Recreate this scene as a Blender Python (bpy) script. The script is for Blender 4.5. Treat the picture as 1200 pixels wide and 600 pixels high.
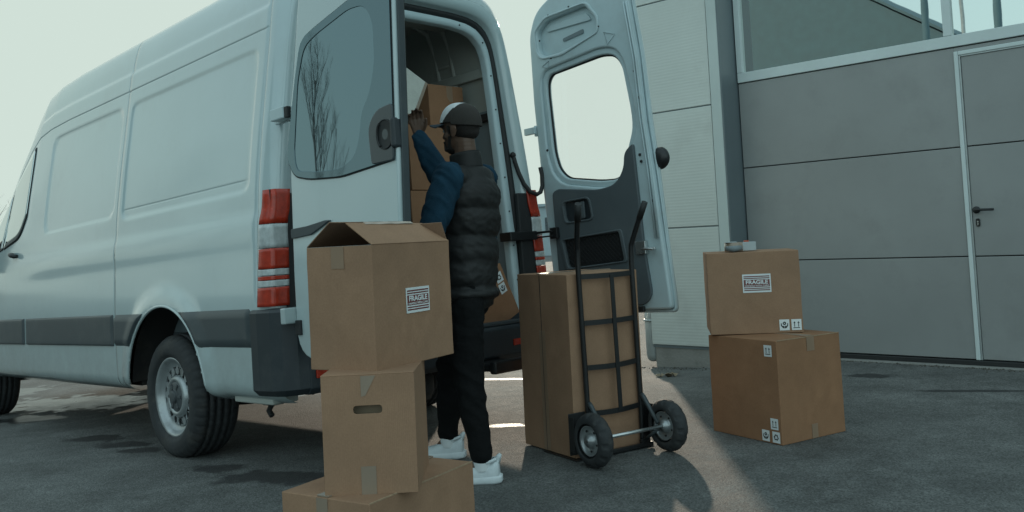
import bpy, bmesh, math, random
import numpy as np
from mathutils import noise as mnoise
from mathutils import Vector, Matrix, Quaternion
R = math.radians
random.seed(7)
SC = bpy.context.scene
COL = SC.collection
for o in list(bpy.data.objects): bpy.data.objects.remove(o)

# ------------------------------------------------------------------ camera
H = 1.1239
cd = bpy.data.cameras.new('camera'); cam = bpy.data.objects.new('camera', cd); COL.objects.link(cam)
PITCH, ROLL = 0.048685, -0.050695
fwd = Vector((0, math.cos(PITCH), math.sin(PITCH))); up = Vector((0, -math.sin(PITCH), math.cos(PITCH))); rt = Vector((1, 0, 0))
rt2 = rt*math.cos(ROLL) + up*math.sin(ROLL); up2 = up*math.cos(ROLL) - rt*math.sin(ROLL)
cam.matrix_world = Matrix(((rt2.x, up2.x, -fwd.x, 0), (rt2.y, up2.y, -fwd.y, 0), (rt2.z, up2.z, -fwd.z, H), (0, 0, 0, 1)))
cd.sensor_width = 36; cd.lens = 1058.86/1200*36; cd.shift_y = -(300-225.76)/1200
cd.clip_start = .05; cd.clip_end = 2000
SC.camera = cam

# ------------------------------------------------------------------ sky, sun, exposure
SUN = Vector((.052, .970, .245)).normalized()
W = bpy.data.worlds.new('World'); SC.world = W; W.use_nodes = True
nt = W.node_tree; nt.nodes.clear()
out = nt.nodes.new('ShaderNodeOutputWorld'); add = nt.nodes.new('ShaderNodeAddShader')
b1 = nt.nodes.new('ShaderNodeBackground'); b2 = nt.nodes.new('ShaderNodeBackground')
sky = nt.nodes.new('ShaderNodeTexSky'); sky.sky_type = 'NISHITA'; sky.sun_disc = False
sky.sun_elevation = math.asin(SUN.z); sky.sun_rotation = math.atan2(SUN.x, SUN.y)
sky.air_density = 1.0; sky.dust_density = 2.5; sky.ozone_density = 2.0
b1.inputs[1].default_value = 0.05
mn = nt.nodes.new('ShaderNodeVectorMath'); mn.operation = 'MINIMUM'; mn.inputs[1].default_value = (2.8, 2.7, 2.4)      # haze evens out the glow round the sun
nt.links.new(sky.outputs[0], mn.inputs[0]); nt.links.new(mn.outputs[0], b1.inputs[0])
wtc = nt.nodes.new('ShaderNodeTexCoord'); wsx = nt.nodes.new('ShaderNodeSeparateXYZ'); wmr = nt.nodes.new('ShaderNodeMapRange')       # haze brightened opposite the sun, added to light sides facing the camera
nt.links.new(wtc.outputs['Generated'], wsx.inputs[0]); nt.links.new(wsx.outputs['Y'], wmr.inputs['Value'])
wmr.inputs['From Min'].default_value = -1; wmr.inputs['From Max'].default_value = .4; wmr.inputs['To Min'].default_value = 1.25; wmr.inputs['To Max'].default_value = .82; nt.links.new(wmr.outputs['Result'], b2.inputs[1])
zmr = nt.nodes.new('ShaderNodeMapRange'); zmr.inputs['From Min'].default_value = .30; zmr.inputs['From Max'].default_value = .70; nt.links.new(wsx.outputs['Z'], zmr.inputs['Value'])
ymr = nt.nodes.new('ShaderNodeMapRange'); ymr.inputs['From Min'].default_value = .45; ymr.inputs['From Max'].default_value = -.3; nt.links.new(wsx.outputs['Y'], ymr.inputs['Value'])
wmx = nt.nodes.new('ShaderNodeMath'); wmx.operation = 'MAXIMUM'; nt.links.new(zmr.outputs['Result'], wmx.inputs[0]); nt.links.new(ymr.outputs['Result'], wmx.inputs[1])
wcl = nt.nodes.new('ShaderNodeMix'); wcl.data_type = 'RGBA'; wcl.inputs[6].default_value = (.600, .745, .685, 1); wcl.inputs[7].default_value = (.510, .690, .712, 1)   # cream haze low round the sun, blue-grey above and behind
nt.links.new(wmx.outputs[0], wcl.inputs[0]); nt.links.new(wcl.outputs[2], b2.inputs[0])    # bright even overcast haze
nt.links.new(b1.outputs[0], add.inputs[0]); nt.links.new(b2.outputs[0], add.inputs[1]); nt.links.new(add.outputs[0], out.inputs[0])
sd = bpy.data.lights.new('sun', 'SUN'); sd.energy = 2.2; sd.angle = R(1.3); sd.color = (1, .86, .68)
so = bpy.data.objects.new('sun', sd); COL.objects.link(so); so.rotation_mode = 'QUATERNION'; so.rotation_quaternion = SUN.to_track_quat('Z', 'Y'); so.location = (0, 0, 30)
SC.view_settings.view_transform = 'Standard'; SC.view_settings.look = 'None'; SC.view_settings.exposure = 0.0; SC.view_settings.gamma = 1

# ------------------------------------------------------------------ materials
def mat(name, col, rough=.6, metal=0, var=.12, vscale=3, bump=0, bscale=60, coat=0, spec=.5, dirt=None, bdist=.004, var2=0, v2scale=60):
    m = bpy.data.materials.new(name); m.use_nodes = True; t = m.node_tree; N = t.nodes; L = t.links
    p = N['Principled BSDF']; p.inputs['Roughness'].default_value = rough; p.inputs['Metallic'].default_value = metal
    p.inputs['Coat Weight'].default_value = coat; p.inputs['Coat Roughness'].default_value = .08
    p.inputs['Specular IOR Level'].default_value = spec
    tc = N.new('ShaderNodeTexCoord')
    nz = N.new('ShaderNodeTexNoise'); nz.inputs['Scale'].default_value = vscale; nz.inputs['Detail'].default_value = 6; nz.inputs['Roughness'].default_value = .6
    L.new(tc.outputs['Object'], nz.inputs['Vector'])
    ramp = N.new('ShaderNodeMapRange'); ramp.inputs['From Min'].default_value = .3; ramp.inputs['From Max'].default_value = .7
    ramp.inputs['To Min'].default_value = 1-var; ramp.inputs['To Max'].default_value = 1+var
    L.new(nz.outputs['Fac'], ramp.inputs['Value'])
    fac = ramp.outputs['Result']
    if var2:
        n2 = N.new('ShaderNodeTexNoise'); n2.inputs['Scale'].default_value = v2scale; n2.inputs['Detail'].default_value = 4; L.new(tc.outputs['Object'], n2.inputs['Vector'])
        r2 = N.new('ShaderNodeMapRange'); r2.inputs['From Min'].default_value = .35; r2.inputs['From Max'].default_value = .65
        r2.inputs['To Min'].default_value = 1-var2; r2.inputs['To Max'].default_value = 1+var2; L.new(n2.outputs['Fac'], r2.inputs['Value'])
        mm = N.new('ShaderNodeMath'); mm.operation = 'MULTIPLY'; L.new(fac, mm.inputs[0]); L.new(r2.outputs['Result'], mm.inputs[1]); fac = mm.outputs[0]
    mix = N.new('ShaderNodeMix'); mix.data_type = 'RGBA'; mix.blend_type = 'MULTIPLY'; mix.inputs[0].default_value = 1
    mix.inputs[6].default_value = (*col, 1); L.new(fac, mix.inputs[7]); c = mix.outputs[2]
    if dirt:
        n3 = N.new('ShaderNodeTexNoise'); n3.inputs['Scale'].default_value = dirt[2]; n3.inputs['Detail'].default_value = 8; n3.inputs['Roughness'].default_value = .7; L.new(tc.outputs['Object'], n3.inputs['Vector'])
        r3 = N.new('ShaderNodeMapRange'); r3.inputs['From Min'].default_value = .52; r3.inputs['From Max'].default_value = .75; r3.inputs['To Max'].default_value = dirt[1]; L.new(n3.outputs['Fac'], r3.inputs['Value'])
        m3 = N.new('ShaderNodeMix'); m3.data_type = 'RGBA'; m3.inputs[7].default_value = (*dirt[0], 1); L.new(r3.outputs['Result'], m3.inputs[0]); L.new(c, m3.inputs[6]); c = m3.outputs[2]
    L.new(c, p.inputs['Base Color'])
    rr = N.new('ShaderNodeMapRange'); rr.inputs['To Min'].default_value = max(0, rough-.08); rr.inputs['To Max'].default_value = min(1, rough+.08); L.new(nz.outputs['Fac'], rr.inputs['Value']); L.new(rr.outputs['Result'], p.inputs['Roughness'])
    if bump:
        nb = N.new('ShaderNodeTexNoise'); nb.inputs['Scale'].default_value = bscale; nb.inputs['Detail'].default_value = 5; L.new(tc.outputs['Object'], nb.inputs['Vector'])
        bp = N.new('ShaderNodeBump'); bp.inputs['Strength'].default_value = bump; bp.inputs['Distance'].default_value = bdist; L.new(nb.outputs['Fac'], bp.inputs['Height']); L.new(bp.outputs['Normal'], p.inputs['Normal'])
    return m
def glass_mat(name, tint, refl=.4, rough=.02, opacity=.5, gc=(.9, .95, .95)):
    """coated pane: mirror reflection over a tinted see-through layer"""
    m = bpy.data.materials.new(name); m.use_nodes = True; t = m.node_tree; N = t.nodes; L = t.links; N.clear()
    o = N.new('ShaderNodeOutputMaterial'); g = N.new('ShaderNodeBsdfGlossy'); g.inputs['Roughness'].default_value = rough; g.inputs['Color'].default_value = (*gc, 1)
    tr = N.new('ShaderNodeBsdfTransparent'); tr.inputs['Color'].default_value = (*tint, 1)
    df = N.new('ShaderNodeBsdfDiffuse'); df.inputs['Color'].default_value = (.03, .045, .05, 1)
    nz = N.new('ShaderNodeTexNoise'); nz.inputs['Scale'].default_value = 2.5; tc = N.new('ShaderNodeTexCoord'); L.new(tc.outputs['Object'], nz.inputs['Vector'])
    bp = N.new('ShaderNodeBump'); bp.inputs['Strength'].default_value = .008; bp.inputs['Distance'].default_value = .02; L.new(nz.outputs['Fac'], bp.inputs['Height']); L.new(bp.outputs['Normal'], g.inputs['Normal'])
    m1 = N.new('ShaderNodeMixShader'); m1.inputs[0].default_value = opacity; L.new(tr.outputs[0], m1.inputs[1]); L.new(df.outputs[0], m1.inputs[2])
    fr0 = N.new('ShaderNodeFresnel'); fr0.inputs['IOR'].default_value = 1.5; geo = N.new('ShaderNodeNewGeometry'); fr = N.new('ShaderNodeMath'); fr.operation = 'SUBTRACT'; fr.use_clamp = True
    L.new(fr0.outputs[0], fr.inputs[0]); L.new(geo.outputs['Backfacing'], fr.inputs[1])
    mr = N.new('ShaderNodeMapRange'); mr.inputs['From Max'].default_value = 1; mr.inputs['To Min'].default_value = refl; mr.inputs['To Max'].default_value = 1; L.new(fr.outputs[0], mr.inputs['Value'])
    m2 = N.new('ShaderNodeMixShader'); L.new(mr.outputs[0], m2.inputs[0]); L.new(m1.outputs[0], m2.inputs[1]); L.new(g.outputs[0], m2.inputs[2]); L.new(m2.outputs[0], o.inputs[0])
    return m
M = {}
M['paint'] = mat('van_paint', (.455, .560, .572), .22, var=.04, vscale=1.2, coat=.85, dirt=((.30, .31, .29), .22, 1.6), bump=.10, bscale=1.7, bdist=.02)
M['paint'].node_tree.nodes['Principled BSDF'].inputs['Coat IOR'].default_value = 1.6
# road film low on the flanks
t = M['paint'].node_tree; N = t.nodes; L = t.links; p = N['Principled BSDF']; src = p.inputs['Base Color'].links[0].from_socket
tc = N.new('ShaderNodeTexCoord'); sx_ = N.new('ShaderNodeSeparateXYZ'); L.new(tc.outputs['Object'], sx_.inputs[0])
h_ = N.new('ShaderNodeMapRange'); h_.inputs['From Min'].default_value = .95; h_.inputs['From Max'].default_value = .40; h_.inputs['To Max'].default_value = .62; L.new(sx_.outputs['Z'], h_.inputs['Value'])
n_d = N.new('ShaderNodeTexNoise'); n_d.inputs['Scale'].default_value = 9; n_d.inputs['Detail'].default_value = 8; n_d.inputs['Roughness'].default_value = .72; L.new(tc.outputs['Object'], n_d.inputs['Vector'])
m_d = N.new('ShaderNodeMath'); m_d.operation = 'MULTIPLY'; L.new(h_.outputs['Result'], m_d.inputs[0]); L.new(n_d.outputs['Fac'], m_d.inputs[1])
x_d = N.new('ShaderNodeMix'); x_d.data_type = 'RGBA'; x_d.inputs[7].default_value = (.19, .185, .165, 1); L.new(m_d.outputs[0], x_d.inputs[0]); L.new(src, x_d.inputs[6]); L.new(x_d.outputs[2], p.inputs['Base Color'])
M['paint_in'] = mat('door_frame_paint', (.47, .585, .61), .40, var=.06, vscale=2, coat=.2, dirt=((.25, .26, .25), .35, 3))
M['plastic'] = mat('grey_plastic', (.046, .060, .067), .42, var=.10, bump=.25, bscale=350, bdist=.001, dirt=((.2, .2, .19), .25, 2.5))
M['bumper'] = mat('bumper_plastic', (.024, .032, .038), .45, var=.12, bump=.25, bscale=350, bdist=.001, dirt=((.13, .13, .12), .3, 3))
M['liner'] = mat('grey_door_liner', (.085, .105, .115), .6, var=.10, bump=.4, bscale=260, bdist=.001, dirt=((.2, .2, .19), .2, 3))
M['liner_wall'] = mat('cargo_wall_lining', (.17, .215, .23), .6, var=.10, bump=.2, bscale=180, bdist=.001)
M['metal_in'] = mat('cargo_bare_metal', (.38, .40, .37), .5, var=.10)
M['rubber'] = mat('rubber_seal', (.018, .020, .021), .6, var=.2)
M['tyre'] = mat('tyre_rubber', (.028, .031, .033), .75, var=.25, vscale=12, bump=.4, bscale=120, bdist=.002, dirt=((.11, .10, .085), .45, 7))
M['steel'] = mat('wheel_steel', (.38, .41, .42), .34, metal=.6, var=.18, vscale=9, dirt=((.09, .08, .065), .55, 8))
M['hub'] = mat('hub_plastic', (.07, .08, .085), .5, var=.2, vscale=12)
M['chrome'] = mat('bright_steel', (.55, .57, .57), .28, metal=.9, var=.12, vscale=10)
M['black'] = mat('black_steel_tube', (.012, .013, .014), .38, var=.2, vscale=8, bump=.1, bscale=200, bdist=.001)
M['under'] = mat('dark_underbody', (.022, .022, .022), .8, var=.4, dirt=((.08, .07, .055), .5, 4))
M['red'] = mat('red_lamp_lens', (.42, .032, .011), .25, var=.25, vscale=30, bump=.5, bscale=140, bdist=.0015, coat=.15)
M['clear'] = mat('clear_lamp_lens', (.46, .50, .50), .2, var=.2, vscale=30, bump=.6, bscale=140, bdist=.0015, coat=.2)
def cardboard(name, c):
    m = mat(name, c, .82, var=.13, vscale=4, bump=.22, bscale=220, bdist=.0012, spec=.25, dirt=((c[0]*.62, c[1]*.58, c[2]*.55), .35, 4.5), var2=.05, v2scale=150)
    t = m.node_tree; N = t.nodes; L = t.links; tc = N.new('ShaderNodeTexCoord')
    n1 = N.new('ShaderNodeTexNoise'); n1.inputs['Scale'].default_value = 7; n1.inputs['Detail'].default_value = 3; L.new(tc.outputs['Object'], n1.inputs['Vector'])
    wv = N.new('ShaderNodeTexWave'); wv.bands_direction = 'X'; wv.inputs['Scale'].default_value = 55; wv.inputs['Distortion'].default_value = .6; L.new(tc.outputs['Object'], wv.inputs['Vector'])
    b2_ = N.new('ShaderNodeBump'); b2_.inputs['Strength'].default_value = .35; b2_.inputs['Distance'].default_value = .012; L.new(n1.outputs['Fac'], b2_.inputs['Height'])
    b3_ = N.new('ShaderNodeBump'); b3_.inputs['Strength'].default_value = .12; b3_.inputs['Distance'].default_value = .0015; L.new(wv.outputs['Fac'], b3_.inputs['Height']); L.new(b2_.outputs['Normal'], b3_.inputs['Normal'])
    old = [n for n in N if n.type == 'BUMP' and n not in (b2_, b3_)][0]; L.new(b3_.outputs['Normal'], old.inputs['Normal'])
    return m
M['card'] = cardboard('cardboard', (.325, .195, .122))
M['card_warm'] = cardboard('cardboard_warm', (.300, .160, .088))
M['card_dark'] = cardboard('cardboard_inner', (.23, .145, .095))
M['card_edge'] = mat('cardboard_cut_edge', (.36, .25, .16), .85, var=.2, vscale=60)
M['tape'] = mat('paper_tape', (.285, .190, .125), .4, var=.08, coat=.25)
M['tape_clear'] = mat('glossy_parcel_tape', (.285, .22, .165), .25, var=.10, coat=.45)
M['white'] = mat('white_label', (.72, .76, .76), .5, var=.05)
M['lab_red'] = mat('label_dark_red', (.16, .035, .03), .5, var=.1)
M['lab_black'] = mat('label_black', (.02, .022, .024), .5, var=.1)
M['cap_dark'] = mat('dark_cap_cloth', (.040, .036, .032), .9, var=.15, vscale=20, bump=.5, bscale=400, bdist=.001)
M['cap_blue'] = mat('navy_cap_brim', (.030, .046, .06), .85, var=.15, vscale=20, bump=.4, bscale=400, bdist=.001)
M['cap_white'] = mat('white_cap_cloth', (.70, .74, .75), .9, var=.05, bump=.3, bscale=400, bdist=.001)
M['skin'] = mat('brown_skin', (.125, .072, .048), .5, var=.10, vscale=18, bump=.2, bscale=180, bdist=.001)
M['hair'] = mat('black_hair', (.018, .014, .012), .8, var=.3, vscale=60, bump=.8, bscale=350, bdist=.003)
M['sweat'] = mat('blue_sweater_cloth', (.014, .047, .078), .95, var=.22, vscale=14, bump=.9, bscale=260, bdist=.003, spec=.2)
M['vest'] = mat('black_padded_nylon', (.010, .0105, .0105), .62, var=.2, vscale=12, bump=.35, bscale=70, bdist=.004)
M['pants'] = mat('black_trouser_cloth', (.0085, .009, .0095), .95, var=.2, vscale=9, bump=.6, bscale=28, bdist=.012, spec=.15)
M['shoe'] = mat('white_knit_shoe', (.62, .68, .70), .75, var=.08, vscale=25, bump=.5, bscale=300, bdist=.001)
M['sole'] = mat('white_foam_sole', (.66, .72, .74), .5, var=.06, vscale=20)
M['garage'] = mat('garage_door_steel', (.285, .300, .298), .38, var=.10, vscale=.9, bump=.10, bscale=140, bdist=.001, dirt=((.12, .12, .11), .25, 2))
M['alu'] = mat('white_window_frame', (.60, .68, .68), .4, var=.05)
M['pilaster'] = mat('grey_steel_trim', (.50, .57, .56), .5, var=.05, vscale=2)
M['reveal'] = mat('dark_grey_reveal', (.15, .185, .20), .40, var=.06, vscale=2)
M['concrete'] = mat('rough_concrete', (.26, .26, .245), .9, var=.22, vscale=5, bump=.8, bscale=50, bdist=.006, dirt=((.08, .08, .075), .6, 5))
M['galv'] = mat('galvanised_pipe', (.42, .46, .46), .42, metal=.5, var=.12, vscale=9)
M['dark_room'] = mat('dim_interior', (.10, .13, .135), .8, var=.2)
M['bark'] = mat('bare_bark', (.15, .14, .125), .9, var=.3, vscale=10)
M['opp'] = mat('dark_cladding', (.085, .16, .19), .7, var=.1)
M['net'] = mat('black_net_cord', (.015, .016, .018), .8, var=.1)
M['leaf'] = mat('dead_leaf', (.24, .19, .13), .8, var=.3, vscale=20)
M['tgrey'] = mat('grey_translucent_plastic', (.42, .47, .48), .3, var=.05)
M['orange'] = mat('orange_plastic', (.55, .09, .03), .4, var=.05)
M['hose'] = mat('ribbed_rubber_hose', (.022, .022, .022), .65, var=.2, bump=.3, bscale=100)
M['farw'] = mat('pale_far_wall', (.34, .42, .44), .7, var=.08)
M['farwin'] = mat('far_window', (.06, .08, .09), .3)
G_DOOR = glass_mat('van_door_glass', (.30, .42, .45), .175, .012, .80, (.66, .90, 1.0))
G_CLEAR = glass_mat('clear_door_glass', (1, 1, 1), .0, .01, .005)
G_CAB = glass_mat('cab_glass', (.45, .5, .5), .62, .02, .7)
G_BLD = glass_mat('coated_window_glass', (.35, .42, .44), .78, .01, .45, (.90, .95, .92))

# panel cladding with fine horizontal ribs
m = mat('ribbed_wall_panel', (.56, .605, .58), .55, var=.05, vscale=1.2, dirt=((.30, .30, .28), .3, 1.3)); M['panel'] = m
t = m.node_tree; N = t.nodes; L = t.links
tc = N.new('ShaderNodeTexCoord'); wv = N.new('ShaderNodeTexWave'); wv.bands_direction = 'Z'; wv.inputs['Scale'].default_value = 11.5; wv.wave_profile = 'SIN'
L.new(tc.outputs['Object'], wv.inputs['Vector']); bp = N.new('ShaderNodeBump'); bp.inputs['Strength'].default_value = .18; bp.inputs['Distance'].default_value = .003
L.new(wv.outputs['Fac'], bp.inputs['Height']); L.new(bp.outputs['Normal'], N['Principled BSDF'].inputs['Normal'])

# ------------------------------------------------------------------ object helpers
def tag(o, label=None, cat=None, group=None, kind=None):
    if label: o['label'] = label
    if cat: o['category'] = cat
    if group: o['group'] = group
    if kind: o['kind'] = kind
    return o
def empty(name, loc=(0, 0, 0), rz=0, label=None, cat=None, group=None):
    o = bpy.data.objects.new(name, None); COL.objects.link(o); o.location = loc; o.rotation_euler = (0, 0, rz); o.empty_display_size = .1
    return tag(o, label, cat, group)
def link(name, me, m, parent=None, smooth=False):
    o = bpy.data.objects.new(name, me); COL.objects.link(o)
    for x in (m if isinstance(m, (list, tuple)) else [m]): me.materials.append(x)
    if parent: o.parent = parent
    if smooth: me.shade_smooth()
    return o
def bevel(o, w=.003, seg=2, ang=35):
    md = o.modifiers.new('bevel', 'BEVEL'); md.width = w; md.segments = seg; md.limit_method = 'ANGLE'; md.angle_limit = R(ang); md.harden_normals = False
    return o
class B:
    """collects primitive shapes into one mesh"""
    def __init__(s): s.bm = bmesh.new()
    def box(s, x0, x1, y0, y1, z0, z1, mx=None, mi=0):
        vs = [s.bm.verts.new((x, y, z)) for z in (z0, z1) for y in (y0, y1) for x in (x0, x1)]
        if mx is not None:
            for v in vs: v.co = mx @ v.co
        for f in ((0, 2, 3, 1), (4, 5, 7, 6), (0, 1, 5, 4), (2, 6, 7, 3), (0, 4, 6, 2), (1, 3, 7, 5)):
            s.bm.faces.new([vs[i] for i in f]).material_index = mi
        return s
    def tube(s, pts, r, n=10, cap=True, closed=False):
        pts = [Vector(p) for p in pts]; rs = r if isinstance(r, (list, tuple)) else [r]*len(pts)
        rings = []; ref = None
        for i, p in enumerate(pts):
            if closed: d = (pts[(i+1) % len(pts)]-pts[i-1]).normalized()
            else: d = (pts[min(i+1, len(pts)-1)]-pts[max(i-1, 0)]).normalized()
            if ref is None: ref = Vector((0, 0, 1)) if abs(d.z) < .9 else Vector((1, 0, 0))
            a = d.cross(ref).normalized(); b = d.cross(a).normalized(); ref = a.cross(d).normalized() if a.cross(d).length > .1 else ref
            rings.append([s.bm.verts.new(p+(a*math.cos(k*2*math.pi/n)+b*math.sin(k*2*math.pi/n))*rs[i]) for k in range(n)])
        m_ = len(rings)
        for i in range(m_ if closed else m_-1):
            A, Bq = rings[i], rings[(i+1) % m_]
            for k in range(n):
                f = s.bm.faces.new((A[k], A[(k+1) % n], Bq[(k+1) % n], Bq[k])); f.smooth = True
        if cap and not closed:
            s.bm.faces.new(list(reversed(rings[0]))); s.bm.faces.new(rings[-1])
        return s
    def lathe(s, prof, n=48, mx=None, mod=None):
        """prof: (radius, height) pairs revolved about local Z; mod(i,k,r,h)->(r,h)"""
        rings = []
        for i, (r, h) in enumerate(prof):
            ring = []
            for k in range(n):
                rr, hh = (r, h) if mod is None else mod(i, k, r, h)
                v = Vector((rr*math.cos(k*2*math.pi/n), rr*math.sin(k*2*math.pi/n), hh))
                ring.append(s.bm.verts.new(mx @ v if mx is not None else v))
            rings.append(ring)
        for i in range(len(rings)-1):
            for k in range(n):
                f = s.bm.faces.new((rings[i][k], rings[i][(k+1) % n], rings[i+1][(k+1) % n], rings[i+1][k])); f.smooth = True
        return s
    def prism(s, poly, mx, h):
        """poly 2D (u,v) extruded h along local Z, placed by mx"""
        a = [s.bm.verts.new(mx @ Vector((u, v, 0))) for u, v in poly]; b = [s.bm.verts.new(mx @ Vector((u, v, h))) for u, v in poly]
        s.bm.faces.new(list(reversed(a))); s.bm.faces.new(b)
        for i in range(len(a)): s.bm.faces.new((a[i], a[(i+1) % len(a)], b[(i+1) % len(a)], b[i]))
        return s
    def grid(s, f, nu, nv, mi=0):
        V = [[s.bm.verts.new(f(i/nu, j/nv)) for j in range(nv+1)] for i in range(nu+1)]
        for i in range(nu):
            for j in range(nv):
                q = s.bm.faces.new((V[i][j], V[i+1][j], V[i+1][j+1], V[i][j+1])); q.smooth = True; q.material_index = mi
        return s
    def sphere(s, c, r, sub=2, sc=(1, 1, 1), rot=None):
        mx = Matrix.Translation(Vector(c)) @ (rot.to_4x4() if rot is not None else Matrix()) @ Matrix.Diagonal((r*sc[0], r*sc[1], r*sc[2], 1))
        ret = bmesh.ops.create_icosphere(s.bm, subdivisions=sub, radius=1, matrix=mx)
        for v in ret['verts']:
            for f in v.link_faces: f.smooth = True
        return s
    def done(s, name, m, parent=None, bev=0, seg=2, normals=True):
        if normals: bmesh.ops.recalc_face_normals(s.bm, faces=s.bm.faces)
        me = bpy.data.meshes.new(name); s.bm.to_mesh(me); s.bm.free()
        o = link(name, me, m, parent)
        if bev: bevel(o, bev, seg)
        return o
def T(x, y, z): return Matrix.Translation((x, y, z))
def rounded(pts, r, n=5):
    """round the corners of a polygon; r one value or one per corner"""
    out = []; k = len(pts)
    for i in range(k):
        p = Vector(pts[i]).to_2d(); a = Vector(pts[i-1]).to_2d(); b = Vector(pts[(i+1) % k]).to_2d()
        ri = r[i] if isinstance(r, (list, tuple)) else r
        da = (a-p); db = (b-p); q = min(ri, da.length*.48, db.length*.48)
        if q < 1e-5: out.append((p.x, p.y)); continue
        s0 = p+da.normalized()*q; s1 = p+db.normalized()*q
        for j in range(n+1):
            t_ = j/n; w = s0*(1-t_)**2+p*2*t_*(1-t_)+s1*t_**2; out.append((w.x, w.y))
    return out
def plate(name, outlines, th, m, parent, mx, bev=0, res=2):
    """flat plate with holes: outlines[0] outer, the others holes, extruded to thickness th (centred), placed by mx"""
    cu = bpy.data.curves.new(name, 'CURVE'); cu.dimensions = '2D'; cu.fill_mode = 'BOTH'; cu.extrude = max(th/2-bev, 1e-5); cu.bevel_depth = bev; cu.bevel_resolution = res
    if bev: cu.offset = -bev
    for ol in outlines:
        sp = cu.splines.new('POLY'); sp.points.add(len(ol)-1); sp.use_cyclic_u = True
        for i, (u, v) in enumerate(ol): sp.points[i].co = (u, v, 0, 1)
    tmp = bpy.data.objects.new('tmp', cu); COL.objects.link(tmp)
    dg = bpy.context.evaluated_depsgraph_get(); me = bpy.data.meshes.new_from_object(tmp.evaluated_get(dg)); bpy.data.objects.remove(tmp); bpy.data.curves.remove(cu)
    me.transform(mx); me.name = name; me.materials.clear()
    return link(name, me, m, parent)
def text(name, s, size, m, parent, mx, th=.0004, bold=.0, sx=1):
    cu = bpy.data.curves.new(name, 'FONT'); cu.body = s; cu.size = size; cu.extrude = th; cu.align_x = 'CENTER'; cu.align_y = 'CENTER'; cu.offset = bold
    tmp = bpy.data.objects.new('tmp', cu); COL.objects.link(tmp)
    dg = bpy.context.evaluated_depsgraph_get(); me = bpy.data.meshes.new_from_object(tmp.evaluated_get(dg)); bpy.data.objects.remove(tmp); bpy.data.curves.remove(cu)
    me.transform(mx @ Matrix.Diagonal((sx, 1, 1, 1))); me.name = name; me.materials.clear()
    return link(name, me, m, parent)
def rect(x0, x1, y0, y1): return [(x0, y0), (x1, y0), (x1, y1), (x0, y1)]
def ell(cx, cy, a, b, n=24, rot=0): return [(cx+a*math.cos(t)*math.cos(rot)-b*math.sin(t)*math.sin(rot), cy+a*math.cos(t)*math.sin(rot)+b*math.sin(t)*math.cos(rot)) for t in [2*math.pi*i/n for i in range(n)]]
def basis(o, x, y):
    """matrix with local X along x, local Y along y, Z = X cross Y, origin o"""
    x = Vector(x).normalized(); y = Vector(y).normalized(); z = x.cross(y)
    return Matrix(((x.x, y.x, z.x, o[0]), (x.y, y.y, z.y, o[1]), (x.z, y.z, z.z, o[2]), (0, 0, 0, 1)))
def bake(o):
    dg = bpy.context.evaluated_depsgraph_get(); me = bpy.data.meshes.new_from_object(o.evaluated_get(dg)); o.modifiers.clear(); old = o.data; o.data = me; bpy.data.meshes.remove(old); return o
def blob(name, items, voxel, m, parent, smooth=6, disp=None):
    """items: ('c', p0, p1, r0, r1) tapered limb or ('e', centre, (rx,ry,rz), rot) ellipsoid, fused into one skin"""
    b = B()
    for it in items:
        if it[0] == 'c':
            p0, p1 = Vector(it[1]), Vector(it[2]); r0, r1 = it[3], it[4]; d = (p1-p0).length; n = max(2, int(d/(min(r0, r1)*.35))+1)
            for i in range(n+1):
                t_ = i/n; b.sphere(p0.lerp(p1, t_), r0+(r1-r0)*t_, 2)
        else: b.sphere(it[1], 1, 3, it[2], it[3] if len(it) > 3 else None)
    o = b.done(name, m, parent, normals=False)
    md = o.modifiers.new('r', 'REMESH'); md.mode = 'VOXEL'; md.voxel_size = voxel; md.use_smooth_shade = True
    if smooth: ms = o.modifiers.new('s', 'SMOOTH'); ms.iterations = smooth; ms.factor = .5
    bake(o)
    if disp:
        me = o.data; nv = len(me.vertices); co = np.empty(nv*3, np.float32); no = np.empty(nv*3, np.float32)
        me.vertices.foreach_get('co', co); me.vertex_normals.foreach_get('vector', no); co = co.reshape(-1, 3); no = no.reshape(-1, 3)
        co += no*disp(co)[:, None]; me.vertices.foreach_set('co', co.ravel()); me.update()
    o.data.shade_smooth()
    return o

# ------------------------------------------------------------------ ground
VO = Vector((-.48243, 5.08943, 0)); VD = Vector((-.7096, .7046, 0)).normalized()          # rear of the van, direction it points
GP = Vector((2.616, 7.418, 0)); WT = Vector((-.732, .682, 0)).normalized(); WN = Vector((-.682, -.732, 0)).normalized()   # facade: origin, along, outward
def smooth01(x): x = min(max(x, 0), 1); return x*x*(3-2*x)
def gz(x, y):
    s = (x-VO.x)*VD.x+(y-VO.y)*VD.y
    s2 = .5*(s+math.sqrt(s*s+.04))-.0
    z = -.0427*min(s2, 9)+.0
    ws = (x-GP.x)*WT.x+(y-GP.y)*WT.y; wd = (x-GP.x)*WN.x+(y-GP.y)*WN.y
    z2 = z - .085*smooth01((ws-.25)/.9)*smooth01(1-(wd-.5)/1.6)*(1-smooth01((ws-3)/3))
    return z2
def axis(segs):
    out = []
    for a, b_, st in segs:
        n = int(round((b_-a)/st)); out += [a+(b_-a)*i/n for i in range(n)]
    return out+[segs[-1][1]]
gx = axis([(-600, -60, 90), (-60, -14, 5), (-14, 7, .25), (7, 60, 5), (60, 600, 90)])
gy = axis([(-300, -30, 60), (-30, -2, 4), (-2, 16, .25), (16, 70, 6), (70, 700, 90)])
b = B(); V = [[b.bm.verts.new((x, y, gz(x, y))) for y in gy] for x in gx]
for i in range(len(gx)-1):
    for j in range(len(gy)-1):
        f = b.bm.faces.new((V[i][j], V[i+1][j], V[i+1][j+1], V[i][j+1])); f.smooth = True
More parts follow.
